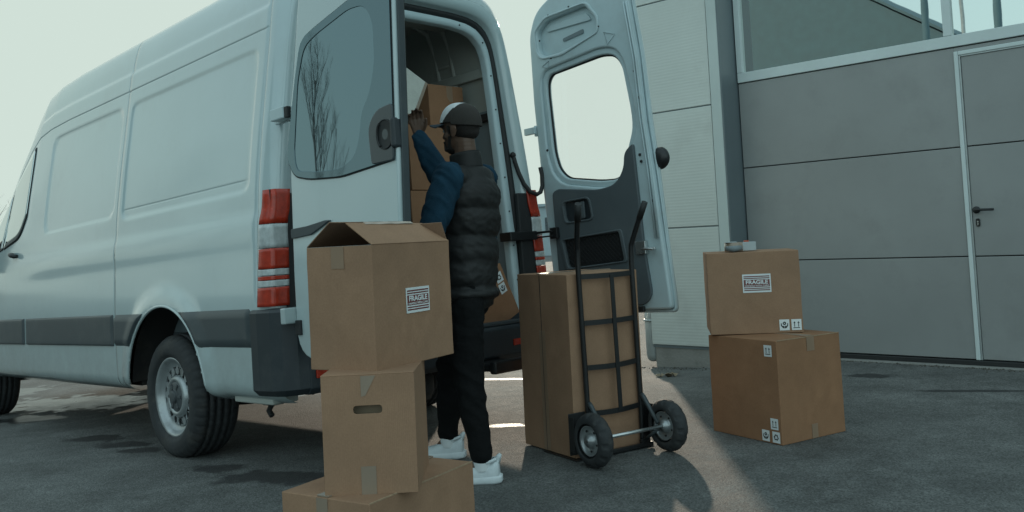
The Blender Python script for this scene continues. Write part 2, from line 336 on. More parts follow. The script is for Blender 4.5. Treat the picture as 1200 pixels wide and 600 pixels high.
def asphalt():
    m = bpy.data.materials.new('asphalt'); m.use_nodes = True; t = m.node_tree; N = t.nodes; L = t.links; p = N['Principled BSDF']
    tc = N.new('ShaderNodeTexCoord'); P = tc.outputs['Object']
    def noise(sc, det=6, ro=.6):
        n = N.new('ShaderNodeTexNoise'); n.inputs['Scale'].default_value = sc; n.inputs['Detail'].default_value = det; n.inputs['Roughness'].default_value = ro; L.new(P, n.inputs['Vector']); return n
    def rng(s, a, b_, c, d):
        r = N.new('ShaderNodeMapRange'); r.inputs['From Min'].default_value = a; r.inputs['From Max'].default_value = b_; r.inputs['To Min'].default_value = c; r.inputs['To Max'].default_value = d; L.new(s, r.inputs['Value']); return r.outputs['Result']
    def math_(op, a, b_=None):
        n = N.new('ShaderNodeMath'); n.operation = op
        for i, x in enumerate((a, b_)):
            if x is None: continue
            if isinstance(x, (int, float)): n.inputs[i].default_value = x
            else: L.new(x, n.inputs[i])
        return n.outputs[0]
    big = noise(.55, 8, .65); mid = noise(7, 6, .7); fine = noise(95, 3, .7)
    med = noise(2.2, 4, .55)
    vor = N.new('ShaderNodeTexVoronoi'); vor.inputs['Scale'].default_value = 150; L.new(P, vor.inputs['Vector'])
    stone = rng(vor.outputs['Color'], .2, .95, .60, 1.55)
    f1 = math_('MULTIPLY', rng(big.outputs['Fac'], .3, .7, .72, 1.25), rng(mid.outputs['Fac'], .3, .7, .74, 1.22)); f2 = math_('MULTIPLY', math_('MULTIPLY', f1, rng(med.outputs['Fac'], .35, .65, .86, 1.12)), stone)
    mix = N.new('ShaderNodeMix'); mix.data_type = 'RGBA'; mix.blend_type = 'MULTIPLY'; mix.inputs[0].default_value = 1; mix.inputs[6].default_value = (.116, .121, .117, 1); L.new(f2, mix.inputs[7])
    # damp patches: (centre x, y, half length, half width, angle)
    wets = [(-2.94, 6.26, .22, .13, -21), (-2.59, 5.89, .22, .12, -22), (-2.37, 5.62, .15, .09, -24), (-1.62, 4.90, .19, .12, -20), (-1.22, 4.53, .36, .17, -18), (-4.1, 7.58, .42, .22, -26),
            (-4.17, 8.5, 1.1, .55, -27), (-5.7, 10.0, .6, .5, -30), (-2.14, 7.99, .5, .36, -30), (-.16, 7.87, .38, .11, -20), (-.12, 5.50, .17, .065, -10), (2.52, 6.52, .18, .11, -12), (2.9, 5.78, .42, .05, -16)]
    wn = noise(5.5, 5, .6); acc = None; acc2 = None
    for (cx, cy, a, b_, an) in wets:
        mp = N.new('ShaderNodeMapping'); mp.vector_type = 'TEXTURE'; mp.inputs['Location'].default_value = (cx, cy, 0); mp.inputs['Rotation'].default_value = (0, 0, R(an)); mp.inputs['Scale'].default_value = (a*1.2, b_*1.15, 1000)
        L.new(P, mp.inputs['Vector']); ln = N.new('ShaderNodeVectorMath'); ln.operation = 'LENGTH'; L.new(mp.outputs[0], ln.inputs[0])
        v = math_('SUBTRACT', 1, ln.outputs['Value']); acc = v if acc is None else math_('MAXIMUM', acc, v)
        if cy > 7.4 or cy == 5.50: acc2 = v if acc2 is None else math_('MAXIMUM', acc2, v)
    wet2 = rng(math_('ADD', acc2, math_('MULTIPLY', math_('SUBTRACT', wn.outputs['Fac'], .5), 1.9)), .12, .38, 0, 1)
    wet = rng(math_('ADD', acc, math_('MULTIPLY', math_('SUBTRACT', wn.outputs['Fac'], .5), 1.9)), .12, .38, 0, 1)
    dk = N.new('ShaderNodeMix'); dk.data_type = 'RGBA'; dk.inputs[7].default_value = (.018, .019, .020, 1); L.new(math_('MULTIPLY', wet, .88), dk.inputs[0]); L.new(mix.outputs[2], dk.inputs[6]); L.new(dk.outputs[2], p.inputs['Base Color'])
    L.new(math_('SUBTRACT', rng(mid.outputs['Fac'], 0, 1, .68, .95), math_('ADD', math_('MULTIPLY', wet, .12), math_('MULTIPLY', wet2, .38))), p.inputs['Roughness'])
    p.inputs['Specular IOR Level'].default_value = .5
    hgt = math_('ADD', math_('MULTIPLY', vor.outputs['Distance'], -1.0), math_('MULTIPLY', fine.outputs['Fac'], .7))
    bp = N.new('ShaderNodeBump'); bp.inputs['Distance'].default_value = .0045; L.new(math_('SUBTRACT', .70, math_('MULTIPLY', wet2, .55)), bp.inputs['Strength']); L.new(hgt, bp.inputs['Height']); L.new(bp.outputs['Normal'], p.inputs['Normal'])
    return m
M['asphalt'] = asphalt()
tag(b.done('ground', M['asphalt']), 'worn asphalt yard with damp patches', kind='structure')

# ------------------------------------------------------------------ warehouse (local x along facade to the far left, y outward, z up)
wh = empty('warehouse_building', (GP.x, GP.y, 0), math.atan2(WT.y, WT.x), 'pale ribbed metal warehouse with a grey sectional door, right of the van', 'building')
BH = 7.2
# wall beside the door: panels with real joints, from s=.90 to 1.66 proud by .27
F0 = .27
b = B()
zs = [.07, 1.128, 2.185, 3.20, 4.22, 5.24, 6.26, BH]
for i in range(len(zs)-1): b.box(.905, 1.66, -.20, F0, zs[i]+.006, zs[i+1]-.006)
b.done('wall_panel', M['panel'], wh, bev=.004)
b = B().box(.905, 1.655, -.20, F0-.012, .05, BH-.01); b.done('wall_backing', M['reveal'], wh)
b = B().box(.800, .899, .0, F0+.004, -.2, BH); b.done('corner_trim', M['pilaster'], wh, bev=.006)
b = B().box(.786, .798, -.10, F0+.002, -.2, BH); b.done('door_reveal', M['reveal'], wh)
b = B().box(.90, 1.645, -.25, F0-.02, -.30, .066); b.done('concrete_base', M['concrete'], wh, bev=.01)
# side wall going back, roof parapet, the part right of the door and above it
b = B().box(1.60, 1.652, -14, -.205, -.3, BH); b.done('side_wall', M['panel'], wh)
b = B().box(-8, 1.68, -14, -.02+F0, BH+.004, BH+.25); b.done('roof', M['pilaster'], wh, bev=.01)
b = B().box(-8, -3.72, -.2, F0, -.1, BH); b.done('far_wall_panel', M['panel'], wh)
b = B().box(-3.71, .784, -.2, .05, 4.05, BH); b.done('lintel_wall', M['panel'], wh)
# sectional door: s from .775 to -3.7
gd = B()
zz = [.045, .806, 1.622, 2.372]
for i in range(3):
    gd.box(-1.016, .775, -.05, .0, zz[i]+.004, zz[i+1]-.004)
    gd.box(-3.7, -2.05, -.05, .0, zz[i]+.004, zz[i+1]-.004)
gd.box(-2.05, -1.016, -.05, .0, 2.338, zz[3]-.004)
sec = gd.done('sectional_door', M['garage'], wh, bev=.004)
b = B().box(-3.7, .775, -.08, -.052, .03, 2.40); b.done('door_core', M['rubber'], sec)
b = B().box(-3.7, .775, -.045, .02, -.02, .042); b.done('bottom_seal', M['rubber'], sec, bev=.006)
b = B()
b.box(-3.7, .775, -.05, .012, 2.376, 2.462)      # sill rail
b.box(-3.7, .775, -.05, .012, 3.95, 4.04)
for s0, s1 in ((.722, .775), (-1.015, -.955), (-2.70, -2.64), (-3.7, -3.65)): b.box(s0, s1, -.05, .012, 2.463, 3.949)
wf = b.done('window_frame', M['alu'], sec, bev=.004)
for s0, s1 in ((-.955, .722), (-2.64, -1.015), (-3.65, -2.70)):
    bb = B().box(s0+.001, s1-.001, -.03, -.022, 2.463, 3.949); bb.done('window_pane', G_BLD, sec)
# wicket door: frame and leaf panels
b = B()
b.box(-1.048, -1.018, -.04, .014, .045, 2.337); b.box(-2.048, -2.018, -.04, .014, .045, 2.337); b.box(-2.017, -1.049, -.04, .014, 2.307, 2.337)
wk = b.done('wicket_frame', M['alu'], sec, bev=.004)
b = B()
b.box(-1.062, -1.0495, -.04, .009, .045, 2.306); b.box(-2.0165, -2.004, -.04, .009, .045, 2.306)
b.box(-2.004, -1.062, -.04, .009, 2.294, 2.306); b.done('leaf_edge', M['galv'], sec, bev=.002)
b = B()
for i, (z0, z1) in enumerate(((.049, .802), (.810, 1.618), (1.626, 2.293))): b.box(-2.002, -1.064, -.045, .002, z0, z1)
b.done('wicket_door', M['garage'], sec, bev=.004)
# handle: rosette + lever, escutcheon
def hmx(s, z, d): return T(s, d, z) @ Matrix.Rotation(R(-90), 4, 'X')
b = B(); b.lathe([(0, .010), (.024, .010), (.026, .006), (.026, -.002)], 28, hmx(-1.095, 1.148, .006))
b.tube([(-1.095, .01, 1.148), (-1.095, .05, 1.148), (-1.100, .058, 1.148), (-1.115, .060, 1.148), (-1.225, .058, 1.146)], .0095, 10); b.done('door_handle', M['black'], sec)
plate('lock_plate', [rounded(rect(-.014, .014, -.03, .03), .013)], .008, M['black'], sec, hmx(-1.100, 1.055, .008), .002)
plate('keyhole', [ell(0, -.006, .006, .006, 14)+[], ], .003, M['chrome'], sec, hmx(-1.100, 1.055, .0145))
plate('key_slot', [rounded(rect(-.0035, .0035, -.004, .016), .002)], .003, M['chrome'], sec, hmx(-1.100, 1.050, .0145))
# threshold strip and room behind the panes
b = B().box(-3.7, .78, .022, .10, -.03, .006); b.done('threshold', M['concrete'], wh, bev=.003)
b = B(); b.box(-7.5, 1.5, -9, -8.9, 0, 6.5); b.box(-7.6, 1.55, -8.9, -.21, 6.5, 6.6); b.box(1.52, 1.58, -8.9, -.21, 0, 6.5); b.box(-7.6, -7.5, -8.9, -.21, 0, 6.5); b.box(-7.5, 1.5, -8.9, -.21, -.02, 0)
for s in (-.55, .05): b.tube([(s, -2.2, 3.0), (s, -2.2, 6.4)], .05, 8)
b.done('room_interior', M['dark_room'], wh)
# downpipe
dp = empty('drain_pipe', (GP.x+WT.x*1.70+WN.x*.20, GP.y+WT.y*1.70+WN.y*.20, -.15), math.atan2(WT.y, WT.x), 'tall galvanised drain pipe at the far corner of the warehouse wall', 'pipe')
b = B().tube([(0, 0, .50), (0, 0, BH+.2)], .050, 18); b.done('pipe', M['galv'], dp)
b = B().lathe([(0.0, .06), (.035, .062), (.058, .085), (.066, .13), (.066, .50), (.058, .53), (.052, .54)], 24); b.done('pipe_shoe', M['galv'], dp)
for z in (2.5, 5):
  b = B(); b.tube([(.058*math.cos(a), .058*math.sin(a), z) for a in [i*math.pi/10 for i in range(20)]], .010, 6, closed=True); b.box(-.14, -.05, -.012, .012, z-.012, z+.012); b.done('pipe_clamp', M['galv'], dp)
b = B(); b.tube([(.070*math.cos(a), .070*math.sin(a), .44) for a in [i*math.pi/10 for i in range(20)]], .010, 6, closed=True); b.box(-.15, -.062, -.014, .014, .425, .455); b.done('pipe_bracket', M['galv'], dp)

# ------------------------------------------------------------------ van
VR = Matrix(((-.70897, -.70467, -.02846), (.70395, -.70953, .03193), (-.0427, .0026, .99908))).to_4x4()
van = empty('delivery_van', (0, 0, 0), 0, 'large white high-roof delivery van seen from behind, both rear doors swung open', 'van')
van.matrix_world = Matrix.Translation((-.48243, 5.08943, 0)) @ VR
PZ = np.array([.36, .385, .41, .45, .64, .84, 1.0, 1.2, 1.26, 1.32, 1.43, 1.7, 1.92, 2.2, 2.43, 2.55, 2.63, 2.68, 2.705, 2.715])
PY = np.array([.90, .955, .978, .990, .994, .992, .985, .974, .969, .960, .951, .918, .885, .842, .808, .780, .735, .65, .50, 0])
def pchip(x, y, xs):
    h = np.diff(x); d = np.diff(y)/h; m_ = np.zeros_like(y); m_[0] = d[0]; m_[-1] = d[-1]
    for i in range(1, len(x)-1): m_[i] = 0 if d[i-1]*d[i] <= 0 else 2/(1/d[i-1]+1/d[i])
    i = np.clip(np.searchsorted(x, xs)-1, 0, len(h)-1); t_ = (xs-x[i])/h[i]
    return (2*t_**3-3*t_**2+1)*y[i]+(t_**3-2*t_**2+t_)*h[i]*m_[i]+(-2*t_**3+3*t_**2)*y[i+1]+(t_**3-t_**2)*h[i]*m_[i+1]
def sdf_rr(x, z, x0, x1, z0, z1, r):
    cx, cz = (x0+x1)/2, (z0+z1)/2; qx = abs(x-cx)-(x1-x0)/2+r; qz = abs(z-cz)-(z1-z0)/2+r
    return math.hypot(max(qx, 0), max(qz, 0))+min(max(qx, qz), 0)-r
XT = np.array([-.1, 3.0, 3.4, 3.65, 3.86, 4.19, 4.53, 4.95, 5.2, 5.5, 5.7, 5.82, 5.90]); ZT = np.array([2.715, 2.715, 2.70, 2.66, 2.54, 2.28, 1.98, 1.58, 1.30, 1.14, 1.02, .88, .70])
XW = np.array([-.1, 4.2, 4.8, 5.2, 5.5, 5.7, 5.82, 5.90]); WW = np.array([1, 1, .99, .965, .93, .88, .80, .68])
def ss(a, b_, x): return smooth01((x-a)/(b_-a))
def seam(x, c, w=.0045, d=.010): return -d*max(0, 1-abs(x-c)/w)
def van_disp(X, z):
    d = 0
    if X > .12:
        r = sdf_rr(X, z, 1.965, 3.31, 1.452, 2.205, .10); d -= .009*(1-ss(-.022, .0, r))
        r = sdf_rr(X, z, .21, 1.845, 1.425, 2.20, .07); d -= .009*(1-ss(-.022, .0, r))
        if .25 < X < 1.83: d += -.0028*max(0, 1-abs(z-1.492)/.006)
        d += seam(z, 2.285, .007, .005)*(1 if X < 4.5 else 0)
        d -= .012*ss(2.395, 2.43, z)*(1-ss(2.55, 2.66, z))
        d += .006*ss(1.33, 1.27, z)*ss(1.10, 1.22, z)*(1-ss(3.0, 4.2, X))
    if .41 < z: d += seam(X, 1.91)
    if .86 < z: d += seam(X, .115)
    if .42 < z < 2.29: d += seam(X, 3.64)
    if .42 < z < 2.60: d += seam(X, 3.60, .0045, .006)*(1 if z > 1.3 else 0)
    if .42 < z < 1.35: d += seam(X, 4.75)
    # arch flare
    r = math.hypot(X-1.19, z-.36); 
    if z > .3: d += .020*(1-ss(.545, .66, r))
    r = math.hypot(X-5.15, z-.36); d += .020*(1-ss(.50, .61, r))
    return d
def van_pt(X, zp, off=0):
    """point on the left side: X along the van, zp nominal height"""
    top = float(np.interp(X, XT, ZT)); y = float(pchip(PZ, PY, np.array([min(zp, 2.715)]))[0])*float(np.interp(X, XW, WW))
    lo = min(1.35, top-.35); z = zp if zp < lo else lo+(zp-lo)*(top-lo)/(2.715-lo)
    e = 0
    if X < .10: e = (1-X/.10)**2; y -= .035*e*min(1, y/.5); z -= .10*e*max(0, min(1, (zp-2.2)/.4))
    y += (van_disp(X, zp)+off) if y > .3 else off
    return Vector((X, y, z))
arches = ((1.19, .36, .515), (5.15, .36, .47))
xs = axis([(0, .12, .02), (.12, 3.32, .04), (3.32, 5.9, .04)])
for c in (.115, 1.91, 3.64, 3.60, 4.75): xs += [c-.0045, c, c+.0045]
for c in (.18, .195, .21, .225, .24, 1.815, 1.83, 1.845, 1.965, 1.98, 1.995, 3.28, 3.295, 3.31): xs.append(c)
xs = sorted(set(round(x, 4) for x in xs)); xs = [x for i, x in enumerate(xs) if i == 0 or x-xs[i-1] > .0035]
zl = axis([(.36, .46, .0167), (.46, 1.40, .0235), (1.40, 1.52, .012), (1.52, 2.16, .032), (2.16, 2.30, .0117), (2.30, 2.45, .0125), (2.45, 2.63, .02)])+[2.655, 2.68, 2.695, 2.705, 2.712, 2.7145, 2.715]
zl = sorted(zl+[2.278, 2.285, 2.292, 1.486, 1.492, 1.498])
zl = [z for i, z in enumerate(zl) if i == 0 or z-zl[i-1] > .0004]
bm = bmesh.new()
rowsL = []
ZTOPY = [.50, .34, .17, 0]
for X in xs:
    pts = []
    for zp in zl:
        Xp, Zp = X, zp
        for (cx, cz, cr) in arches:
            r = math.hypot(X-cx, zp-cz)
            if abs(r-cr) < .021 and zp > .33 and r > 1e-4:
                Xp = cx+(X-cx)*cr/r; Zp = cz+(zp-cz)*cr/r
        pts.append(van_pt(Xp, max(Zp, .36)) if zp < 2.66 else van_pt(X, zp))
    rowsL.append(pts)
n_ = len(xs); k_ = len(zl)
def inside(p): return any(math.hypot(p.x-cx, p.z-cz) < cr-.004 for cx, cz, cr in arches)
for side in (1, -1):
    G = [[bm.verts.new((p.x, p.y*side, p.z)) for p in row] for row in rowsL]
    for i in range(n_-1):
        for j in range(k_-1):
            q = [G[i][j], G[i+1][j], G[i+1][j+1], G[i][j+1]]; c = sum((v.co for v in q), Vector())/4
            if c.z < 1 and inside(c): continue
            f = bm.faces.new(q if side == -1 else list(reversed(q))); f.smooth = True
# nose closing face
nose = [v for v in bm.verts if abs(v.co.x-5.9) < 1e-3]
bmesh.ops.delete(bm, geom=[v for v in bm.verts if not v.link_faces], context='VERTS')
bmesh.ops.remove_doubles(bm, verts=bm.verts, dist=.0006)
nose = [e for e in bm.edges if e.is_boundary and all(abs(v.co.x-5.9) < 1e-3 for v in e.verts)]
me = bpy.data.meshes.new('body_shell')
try: bmesh.ops.edgeloop_fill(bm, edges=nose)
except Exception: pass
bmesh.ops.recalc_face_normals(bm, faces=bm.faces)
bm.to_mesh(me); bm.free(); body = link('body_shell', me, M['paint'], van)
def surf_patch(name, poly, off, m, parent, side=1, n=7, thick=.004):
    """star-shaped patch laid on the van side with its own thickness"""
    cx = sum(p[0] for p in poly)/len(poly); cz = sum(p[1] for p in poly)/len(poly); bb = B(); rings = []
    for k in range(1, n+1):
        f = k/n; rings.append([bb.bm.verts.new(Vector((1, side, 1))*van_pt(cx+(p[0]-cx)*f, cz+(p[1]-cz)*f, off)) for p in poly])
    rings.append([bb.bm.verts.new(Vector((1, side, 1))*van_pt(p[0], p[1], off-thick)) for p in poly])
    c0 = bb.bm.verts.new(Vector((1, side, 1))*van_pt(cx, cz, off)); m_ = len(poly)
    for i in range(m_):
        j = (i+1) % m_; f = bb.bm.faces.new((c0, rings[0][i], rings[0][j])); f.smooth = True
        for a, b_ in zip(rings[:-1], rings[1:]):
            f = bb.bm.faces.new((a[i], b_[i], b_[j], a[j])); f.smooth = True
    return bb.done(name, m, parent)
def surf_strip(name, f0, f1, x0, x1, off, m, parent, side=1, nx=60, nz=8, edge=.012):
    """moulding between the heights f0(X) and f1(X), rounded over at its edges"""
    bb = B()
    def f(u, v):
        vv = v; X = x0+(x1-x0)*u; z0, z1 = f0(X), f1(X); z = z0+(z1-z0)*vv
        e = min(z-z0, z1-z, X-x0, x1-X)/edge; o = off*math.sqrt(max(0, 1-(1-min(max(e, 0), 1))**2))-.002*(1 if e <= 0 else 0)
        return Vector((1, side, 1))*van_pt(X, z, o)
    us = sorted(set([0, .02/(x1-x0)*.3, .008/(x1-x0), .013/(x1-x0)]+[i/nx for i in range(nx+1)]+[1-.013/(x1-x0), 1-.008/(x1-x0), 1-.006/(x1-x0), 1]))
    vs = [0, .02, .045, .075]+[.075+.85*i/nz for i in range(1, nz)]+[.925, .955, .98, 1]
    V_ = [[bb.bm.verts.new(f(u, v)) for v in vs] for u in us]
    for i in range(len(us)-1):
        for j in range(len(vs)-1):
            q = bb.bm.faces.new((V_[i][j], V_[i+1][j], V_[i+1][j+1], V_[i][j+1])); q.smooth = True
    return bb.done(name, m, parent)
def arch_x(z, cx, cz, r, s): return cx+s*math.sqrt(max(0, r*r-(z-cz)**2))
for sd_ in (1, -1):
    surf_strip('side_moulding', lambda X: .640, lambda X: .838, 1.925, 3.59, .016, M['plastic'], van, sd_, 40)
    surf_strip('side_moulding', lambda X: .640, lambda X: .838, 3.655, 4.60, .016, M['plastic'], van, sd_, 24)
    # short pieces that follow the rear wheel arch
    for xa, xb, sgn in ((1.90, 1.19, 1), (.168, 1.19, -1)):
        bb = B(); rows = []
        for j in range(9):
            z = .640+.198*j/8; xe = arch_x(z, 1.19, .36, .515+(.012 if sgn > 0 else .012), sgn)
            rows.append([(xa+(xe-xa)*i/24, z) for i in range(25)])
        def off(i, j): return .016*min(1, min(i, 24-i, 1.5)/1.5+.0)*min(1, min(j, 8-j, 1)/1.) if (i in (0, 24) or j in (0, 8)) else .016
        V_ = [[bb.bm.verts.new(Vector((1, sd_, 1))*van_pt(x, z, -.002 if (i in (0, 24) or j in (0, 8)) else .016)) for i, (x, z) in enumerate(r_)] for j, r_ in enumerate(rows)]
        for j in range(8):
            for i in range(24): bb.bm.faces.new((V_[j][i], V_[j][i+1], V_[j+1][i+1], V_[j+1][i])).smooth = True
        bb.done('side_moulding', M['plastic'], van)
    # arch lips and wheel wells
    for cx, cz, cr in arches:
        a0 = math.asin((.41-cz)/cr); pts = []
        lip = []
        for i in range(41):
            a = a0+(math.pi-2*a0)*i/40; p = van_pt(cx+cr*math.cos(a), cz+cr*math.sin(a), -.004); lip.append(Vector((p.x, p.y*sd_, p.z)))
        bb = B().tube(lip, .009, 8); bb.done('arch_lip', M['paint'], van)
        bb = B()
        def well(u, v):
            a = a0+(math.pi-2*a0)*u; y = .975-.42*v; rr = cr+.012 if v < .05 else cr+.03
            return Vector((cx+rr*math.cos(a), y*sd_, cz+rr*math.sin(a)+.004))
        bb.grid(well, 32, 8)
        bb.box(cx-cr-.03, cx+cr+.03, .545*sd_ if sd_ > 0 else -.555, .555*sd_ if sd_ > 0 else -.545, .38, cz+cr+.05)
        bb.done('wheel_well', M['under'], van)
# underbody, sill rails, axle, exhaust, spare wheel
b = B(); b.box(.15, 5.6, -.5, .5, .40, .46); b.box(1.75, 4.35, -.90, .90, .385, .46); b.box(.12, .68, -.9, .9, .42, .5)
for y in (-.42, .42): b.box(.05, 5.5, y-.04, y+.04, .33, .40)
b.tube([(1.24, -.75, .34), (1.24, .75, .34)], .05, 12); b.sphere((1.24, 0, .34), .13, 2); b.tube([(4.9, -.75, .32), (4.9, .75, .32)], .04, 10)
b.tube([(3.5, -.2, .30), (1.6, -.25, .30), (.3, -.55, .33)], .035, 10); b.sphere((2.3, -.22, .30), .12, 2, (2.2, 1, .8))
for y in (-.62, .62): b.tube([(.5, y, .40), (.9, y, .30), (1.24, y, .27), (1.6, y, .30), (2.0, y, .40)], .03, 8)
b.done('underbody', M['under'], van)
b = B().lathe([(.05, .36), (.2, .35), (.31, .33), (.335, .27), (.335, .20), (.31, .15), (.2, .14), (.05, .15)], 32, T(.52, .0, .05)); b.done('spare_wheel', M['tyre'], van)
b = B(); b.box(.10, .48, .80, .95, .355, .415); b.done('sill_bracket', M['metal_in'], van, bev=.008)
b = B(); b.tube([(.30, .83, .40), (.30, .84, .33), (.33, .84, .30), (.30, .84, .275)], .016, 8); b.box(.26, .36, .79, .86, .33, .38); b.done('towing_eye', M['under'], van, bev=.006)

# wheels
def make_wheel(X, y, s, R0=.362):
    mx = T(X, y*s, R0-.018) @ Matrix.Rotation(R(-90*s), 4, 'X')       # local +Z outward
    w = B()
    w.lathe([(.222, -.20), (.228, -.16), (.205, -.15), (.20, -.02), (.212, .000), (.228, .003), (.232, .012), (.226, .018), (.214, .010), (.205, -.006), (.196, -.022), (.180, -.029), (.172, -.030)], 56, mx)
    wheel = w.done('wheel', M['steel'], van)
    # disc with a ring of oval ventilation holes
    holes = []
    for i in range(16):
        a = 2*math.pi*i/16; holes.append(ell(.149*math.cos(a), .149*math.sin(a), .0225, .0185, 16, a))
    plate('wheel_disc', [ell(0, 0, .174, .174, 56)]+holes, .010, M['steel'], wheel, mx @ T(0, 0, -.026), .002)
    d = B().lathe([(.124, -.024), (.118, -.008), (.106, .000), (.095, .001), (.088, -.006)], 48, mx); d.done('wheel_boss', M['steel'], wheel)
    c = B()
    c.lathe([(0, .022), (.030, .021), (.036, .016), (.038, .004), (.060, .003), (.084, -.002), (.092, -.012)], 36, mx)
    for i in range(6):
        a = 2*math.pi*i/6; c.box(.044, .078, -.009, .009, .000, .008, mx @ Matrix.Rotation(a, 4, 'Z'))
    c.done('hub_cap', M['hub'], wheel, bev=.003)
    c = B().lathe([(.17, -.06), (.17, -.10), (.05, -.10), (0, -.10)], 32, mx); c.done('brake_drum', M['under'], wheel)
    prof = [(.215, -.215), (.235, -.232), (.285, -.242), (.325, -.232), (.345, -.212), (.354, -.196), (.357, -.180), (.357, -.172), (.347, -.170), (.347, -.162), (.360, -.160), (.361, -.130), (.350, -.128), (.350, -.118), (.362, -.116), (.362, -.086), (.350, -.084), (.350, -.074), (.361, -.072),
            (.360, -.044), (.347, -.042), (.347, -.034), (.357, -.032), (.355, -.012), (.346, .004), (.330, .022), (.316, .030), (.312, .0305), (.300, .034), (.288, .0355), (.262, .036), (.246, .031), (.244, .029), (.234, .022), (.224, .010), (.218, .002)]
    N_ = 240
    def mod(i, k, r, h):
        rr = r
        if r > .3505: 
            q = (k+int(h*70)*2) % 6
            if q in (0, 1): rr -= .008 if abs(h+.1) > .085 else (.006 if q == 0 else 0)
        if .31 < r < .35 and h > -.01 and k % 6 in (0, 1): rr -= .004
        return rr, h
    tt = B().lathe(prof, N_, mx, mod); ty = tt.done('tyre', M['tyre'], wheel)
    # slightly flattened where it stands
    for v in ty.data.vertices:
        if v.co.z < -.008: v.co.z = -.008+(v.co.z+.008)*.1
    return wheel
for X in (1.24, 5.14):
    for s in (1, -1): make_wheel(X, .925, s)

# cab side glass, door furniture, mirrors, windscreen, grille and headlamps
for sd_ in (1, -1):
    wp = rounded([(3.735, 2.24), (3.735, 1.66), (3.86, 1.505), (4.24, 1.455), (4.245, 2.24)], [.03, .04, .09, .02, .02])
    surf_patch('window_seal', [(4.0+(x-4.0)*1.06, 1.86+(z-1.86)*1.05) for x, z in wp], .004, M['rubber'], van, sd_)
    surf_patch('cab_window', wp, .010, G_CAB, van, sd_)
    qp = rounded([(4.30, 2.17), (4.29, 1.45), (4.86, 1.42), (4.80, 1.60)], [.02, .02, .05, .05])
    surf_patch('window_seal', [(4.5+(x-4.5)*1.08, 1.62+(z-1.62)*1.06) for x, z in qp], .004, M['rubber'], van, sd_)
    surf_patch('quarter_window', qp, .010, G_CAB, van, sd_)
    hp = van_pt(3.93, 1.34, 0)
    b = B(); b.tube([(3.87, (hp.y+.006)*sd_, 1.33), (3.885, (hp.y+.028)*sd_, 1.333), (3.93, (hp.y+.034)*sd_, 1.343), (3.97, (hp.y+.028)*sd_, 1.35), (3.985, (hp.y+.004)*sd_, 1.352)], [.014, .018, .019, .018, .014], 10); b.done('door_handle', M['black'], van)
    b = B(); b.tube([(5.02, .90*sd_, 1.30), (5.09, 1.06*sd_, 1.33)], .02, 8); b.box(5.06, 5.16, min(1.02*sd_, 1.22*sd_), max(1.02*sd_, 1.22*sd_), 1.28, 1.60); b.done('wing_mirror', M['black'], van, bev=.03, seg=3)
b = B()
def wsf(u, v):
    X = 3.98+.98*v; p = van_pt(X, 2.64, .004); hw = p.y*.93; y = hw*(1-2*u); c = van_pt(X, 2.715, 0)
    z = c.z+(p.z-c.z)*(abs(1-2*u)**2.2)+.006; return Vector((X, y, z))
b.grid(wsf, 16, 16); b.done('windscreen', G_CAB, van)
for sd_ in (1, -1):
    surf_patch('headlight', rounded([(5.45, 1.10), (5.75, 1.0), (5.82, .82), (5.60, .84)], .03), .006, M['clear'], van, sd_)
b = B().box(5.88, 5.95, -.62, .62, .30, .62); b.box(5.89, 5.94, -.45, .45, .66, .80); b.done('front_bumper', M['bumper'], van, bev=.02)

# rear frame ring: outer skin edge -> seal channel -> painted inner flange
def out_pt(t_):      # t 0..1 up the side then over the roof to the middle
    return None
outer = []
for zp in list(np.linspace(.62, 2.63, 34))+[2.66, 2.685, 2.70, 2.71, 2.715]:
    p = van_pt(0, zp); outer.append((p.y, p.z))
inner = []
IZ = [.62, 1.06, 1.35, 2.03, 2.20, 2.28, 2.34, 2.385, 2.41, 2.425, 2.43]; IY = [.735, .72, .70, .655, .64, .625, .595, .545, .48, .35, 0]
L_ = [0]
for i in range(1, len(IZ)): L_.append(L_[-1]+math.hypot(IZ[i]-IZ[i-1], IY[i]-IY[i-1]))
Lo = [0]
for i in range(1, len(outer)): Lo.append(Lo[-1]+math.hypot(outer[i][0]-outer[i-1][0], outer[i][1]-outer[i-1][1]))
def ipt(t_): s = t_*L_[-1]; return Vector((np.interp(s, L_, IY), np.interp(s, L_, IZ)))
def opt(t_): s = t_*Lo[-1]; return Vector((np.interp(s, Lo, [o[0] for o in outer]), np.interp(s, Lo, [o[1] for o in outer])))
TS = [i/60 for i in range(61)]
def ring(name, stops, m):
    """stops: (mix outer->inner, depth X) pairs"""
    bb = B()
    for s in (1, -1):
        V_ = []
        for t_ in TS:
            o_, i_ = opt(t_), ipt(t_)
            V_.append([bb.bm.verts.new((x, (o_.x+(i_.x-o_.x)*f)*s, o_.y+(i_.y-o_.y)*f)) for f, x in stops])
        for a, c in zip(V_[:-1], V_[1:]):
            for k in range(len(stops)-1): bb.bm.faces.new((a[k], a[k+1], c[k+1], c[k])).smooth = True
    bmesh.ops.remove_doubles(bb.bm, verts=bb.bm.verts, dist=.0005)
    return bb.done(name, m, van)
ring('rear_pillar', [(0, .001), (.02, -.006), (.08, -.010), (.40, -.004), (.44, .012), (.46, .040), (.52, .045)], M['paint'])
ring('rubber_seal', [(.52, .045), (.53, .028), (.63, .026), (.68, .036), (.72, .048)], M['rubber'])
ring('inner_frame', [(.72, .048), (.74, .036), (.76, .030), (.97, .034), (1.0, .045), (1.0, .085)], M['paint_in'])
b = B()
for s in (1, -1):
    for i in range(9):
        t_ = .1+.09*i; o_, i_ = opt(t_), ipt(t_); f = .86; b.sphere((.030, (o_.x+(i_.x-o_.x)*f)*s, o_.y+(i_.y-o_.y)*f), .006, 1)
b.done('frame_bolt', M['rubber'], van)
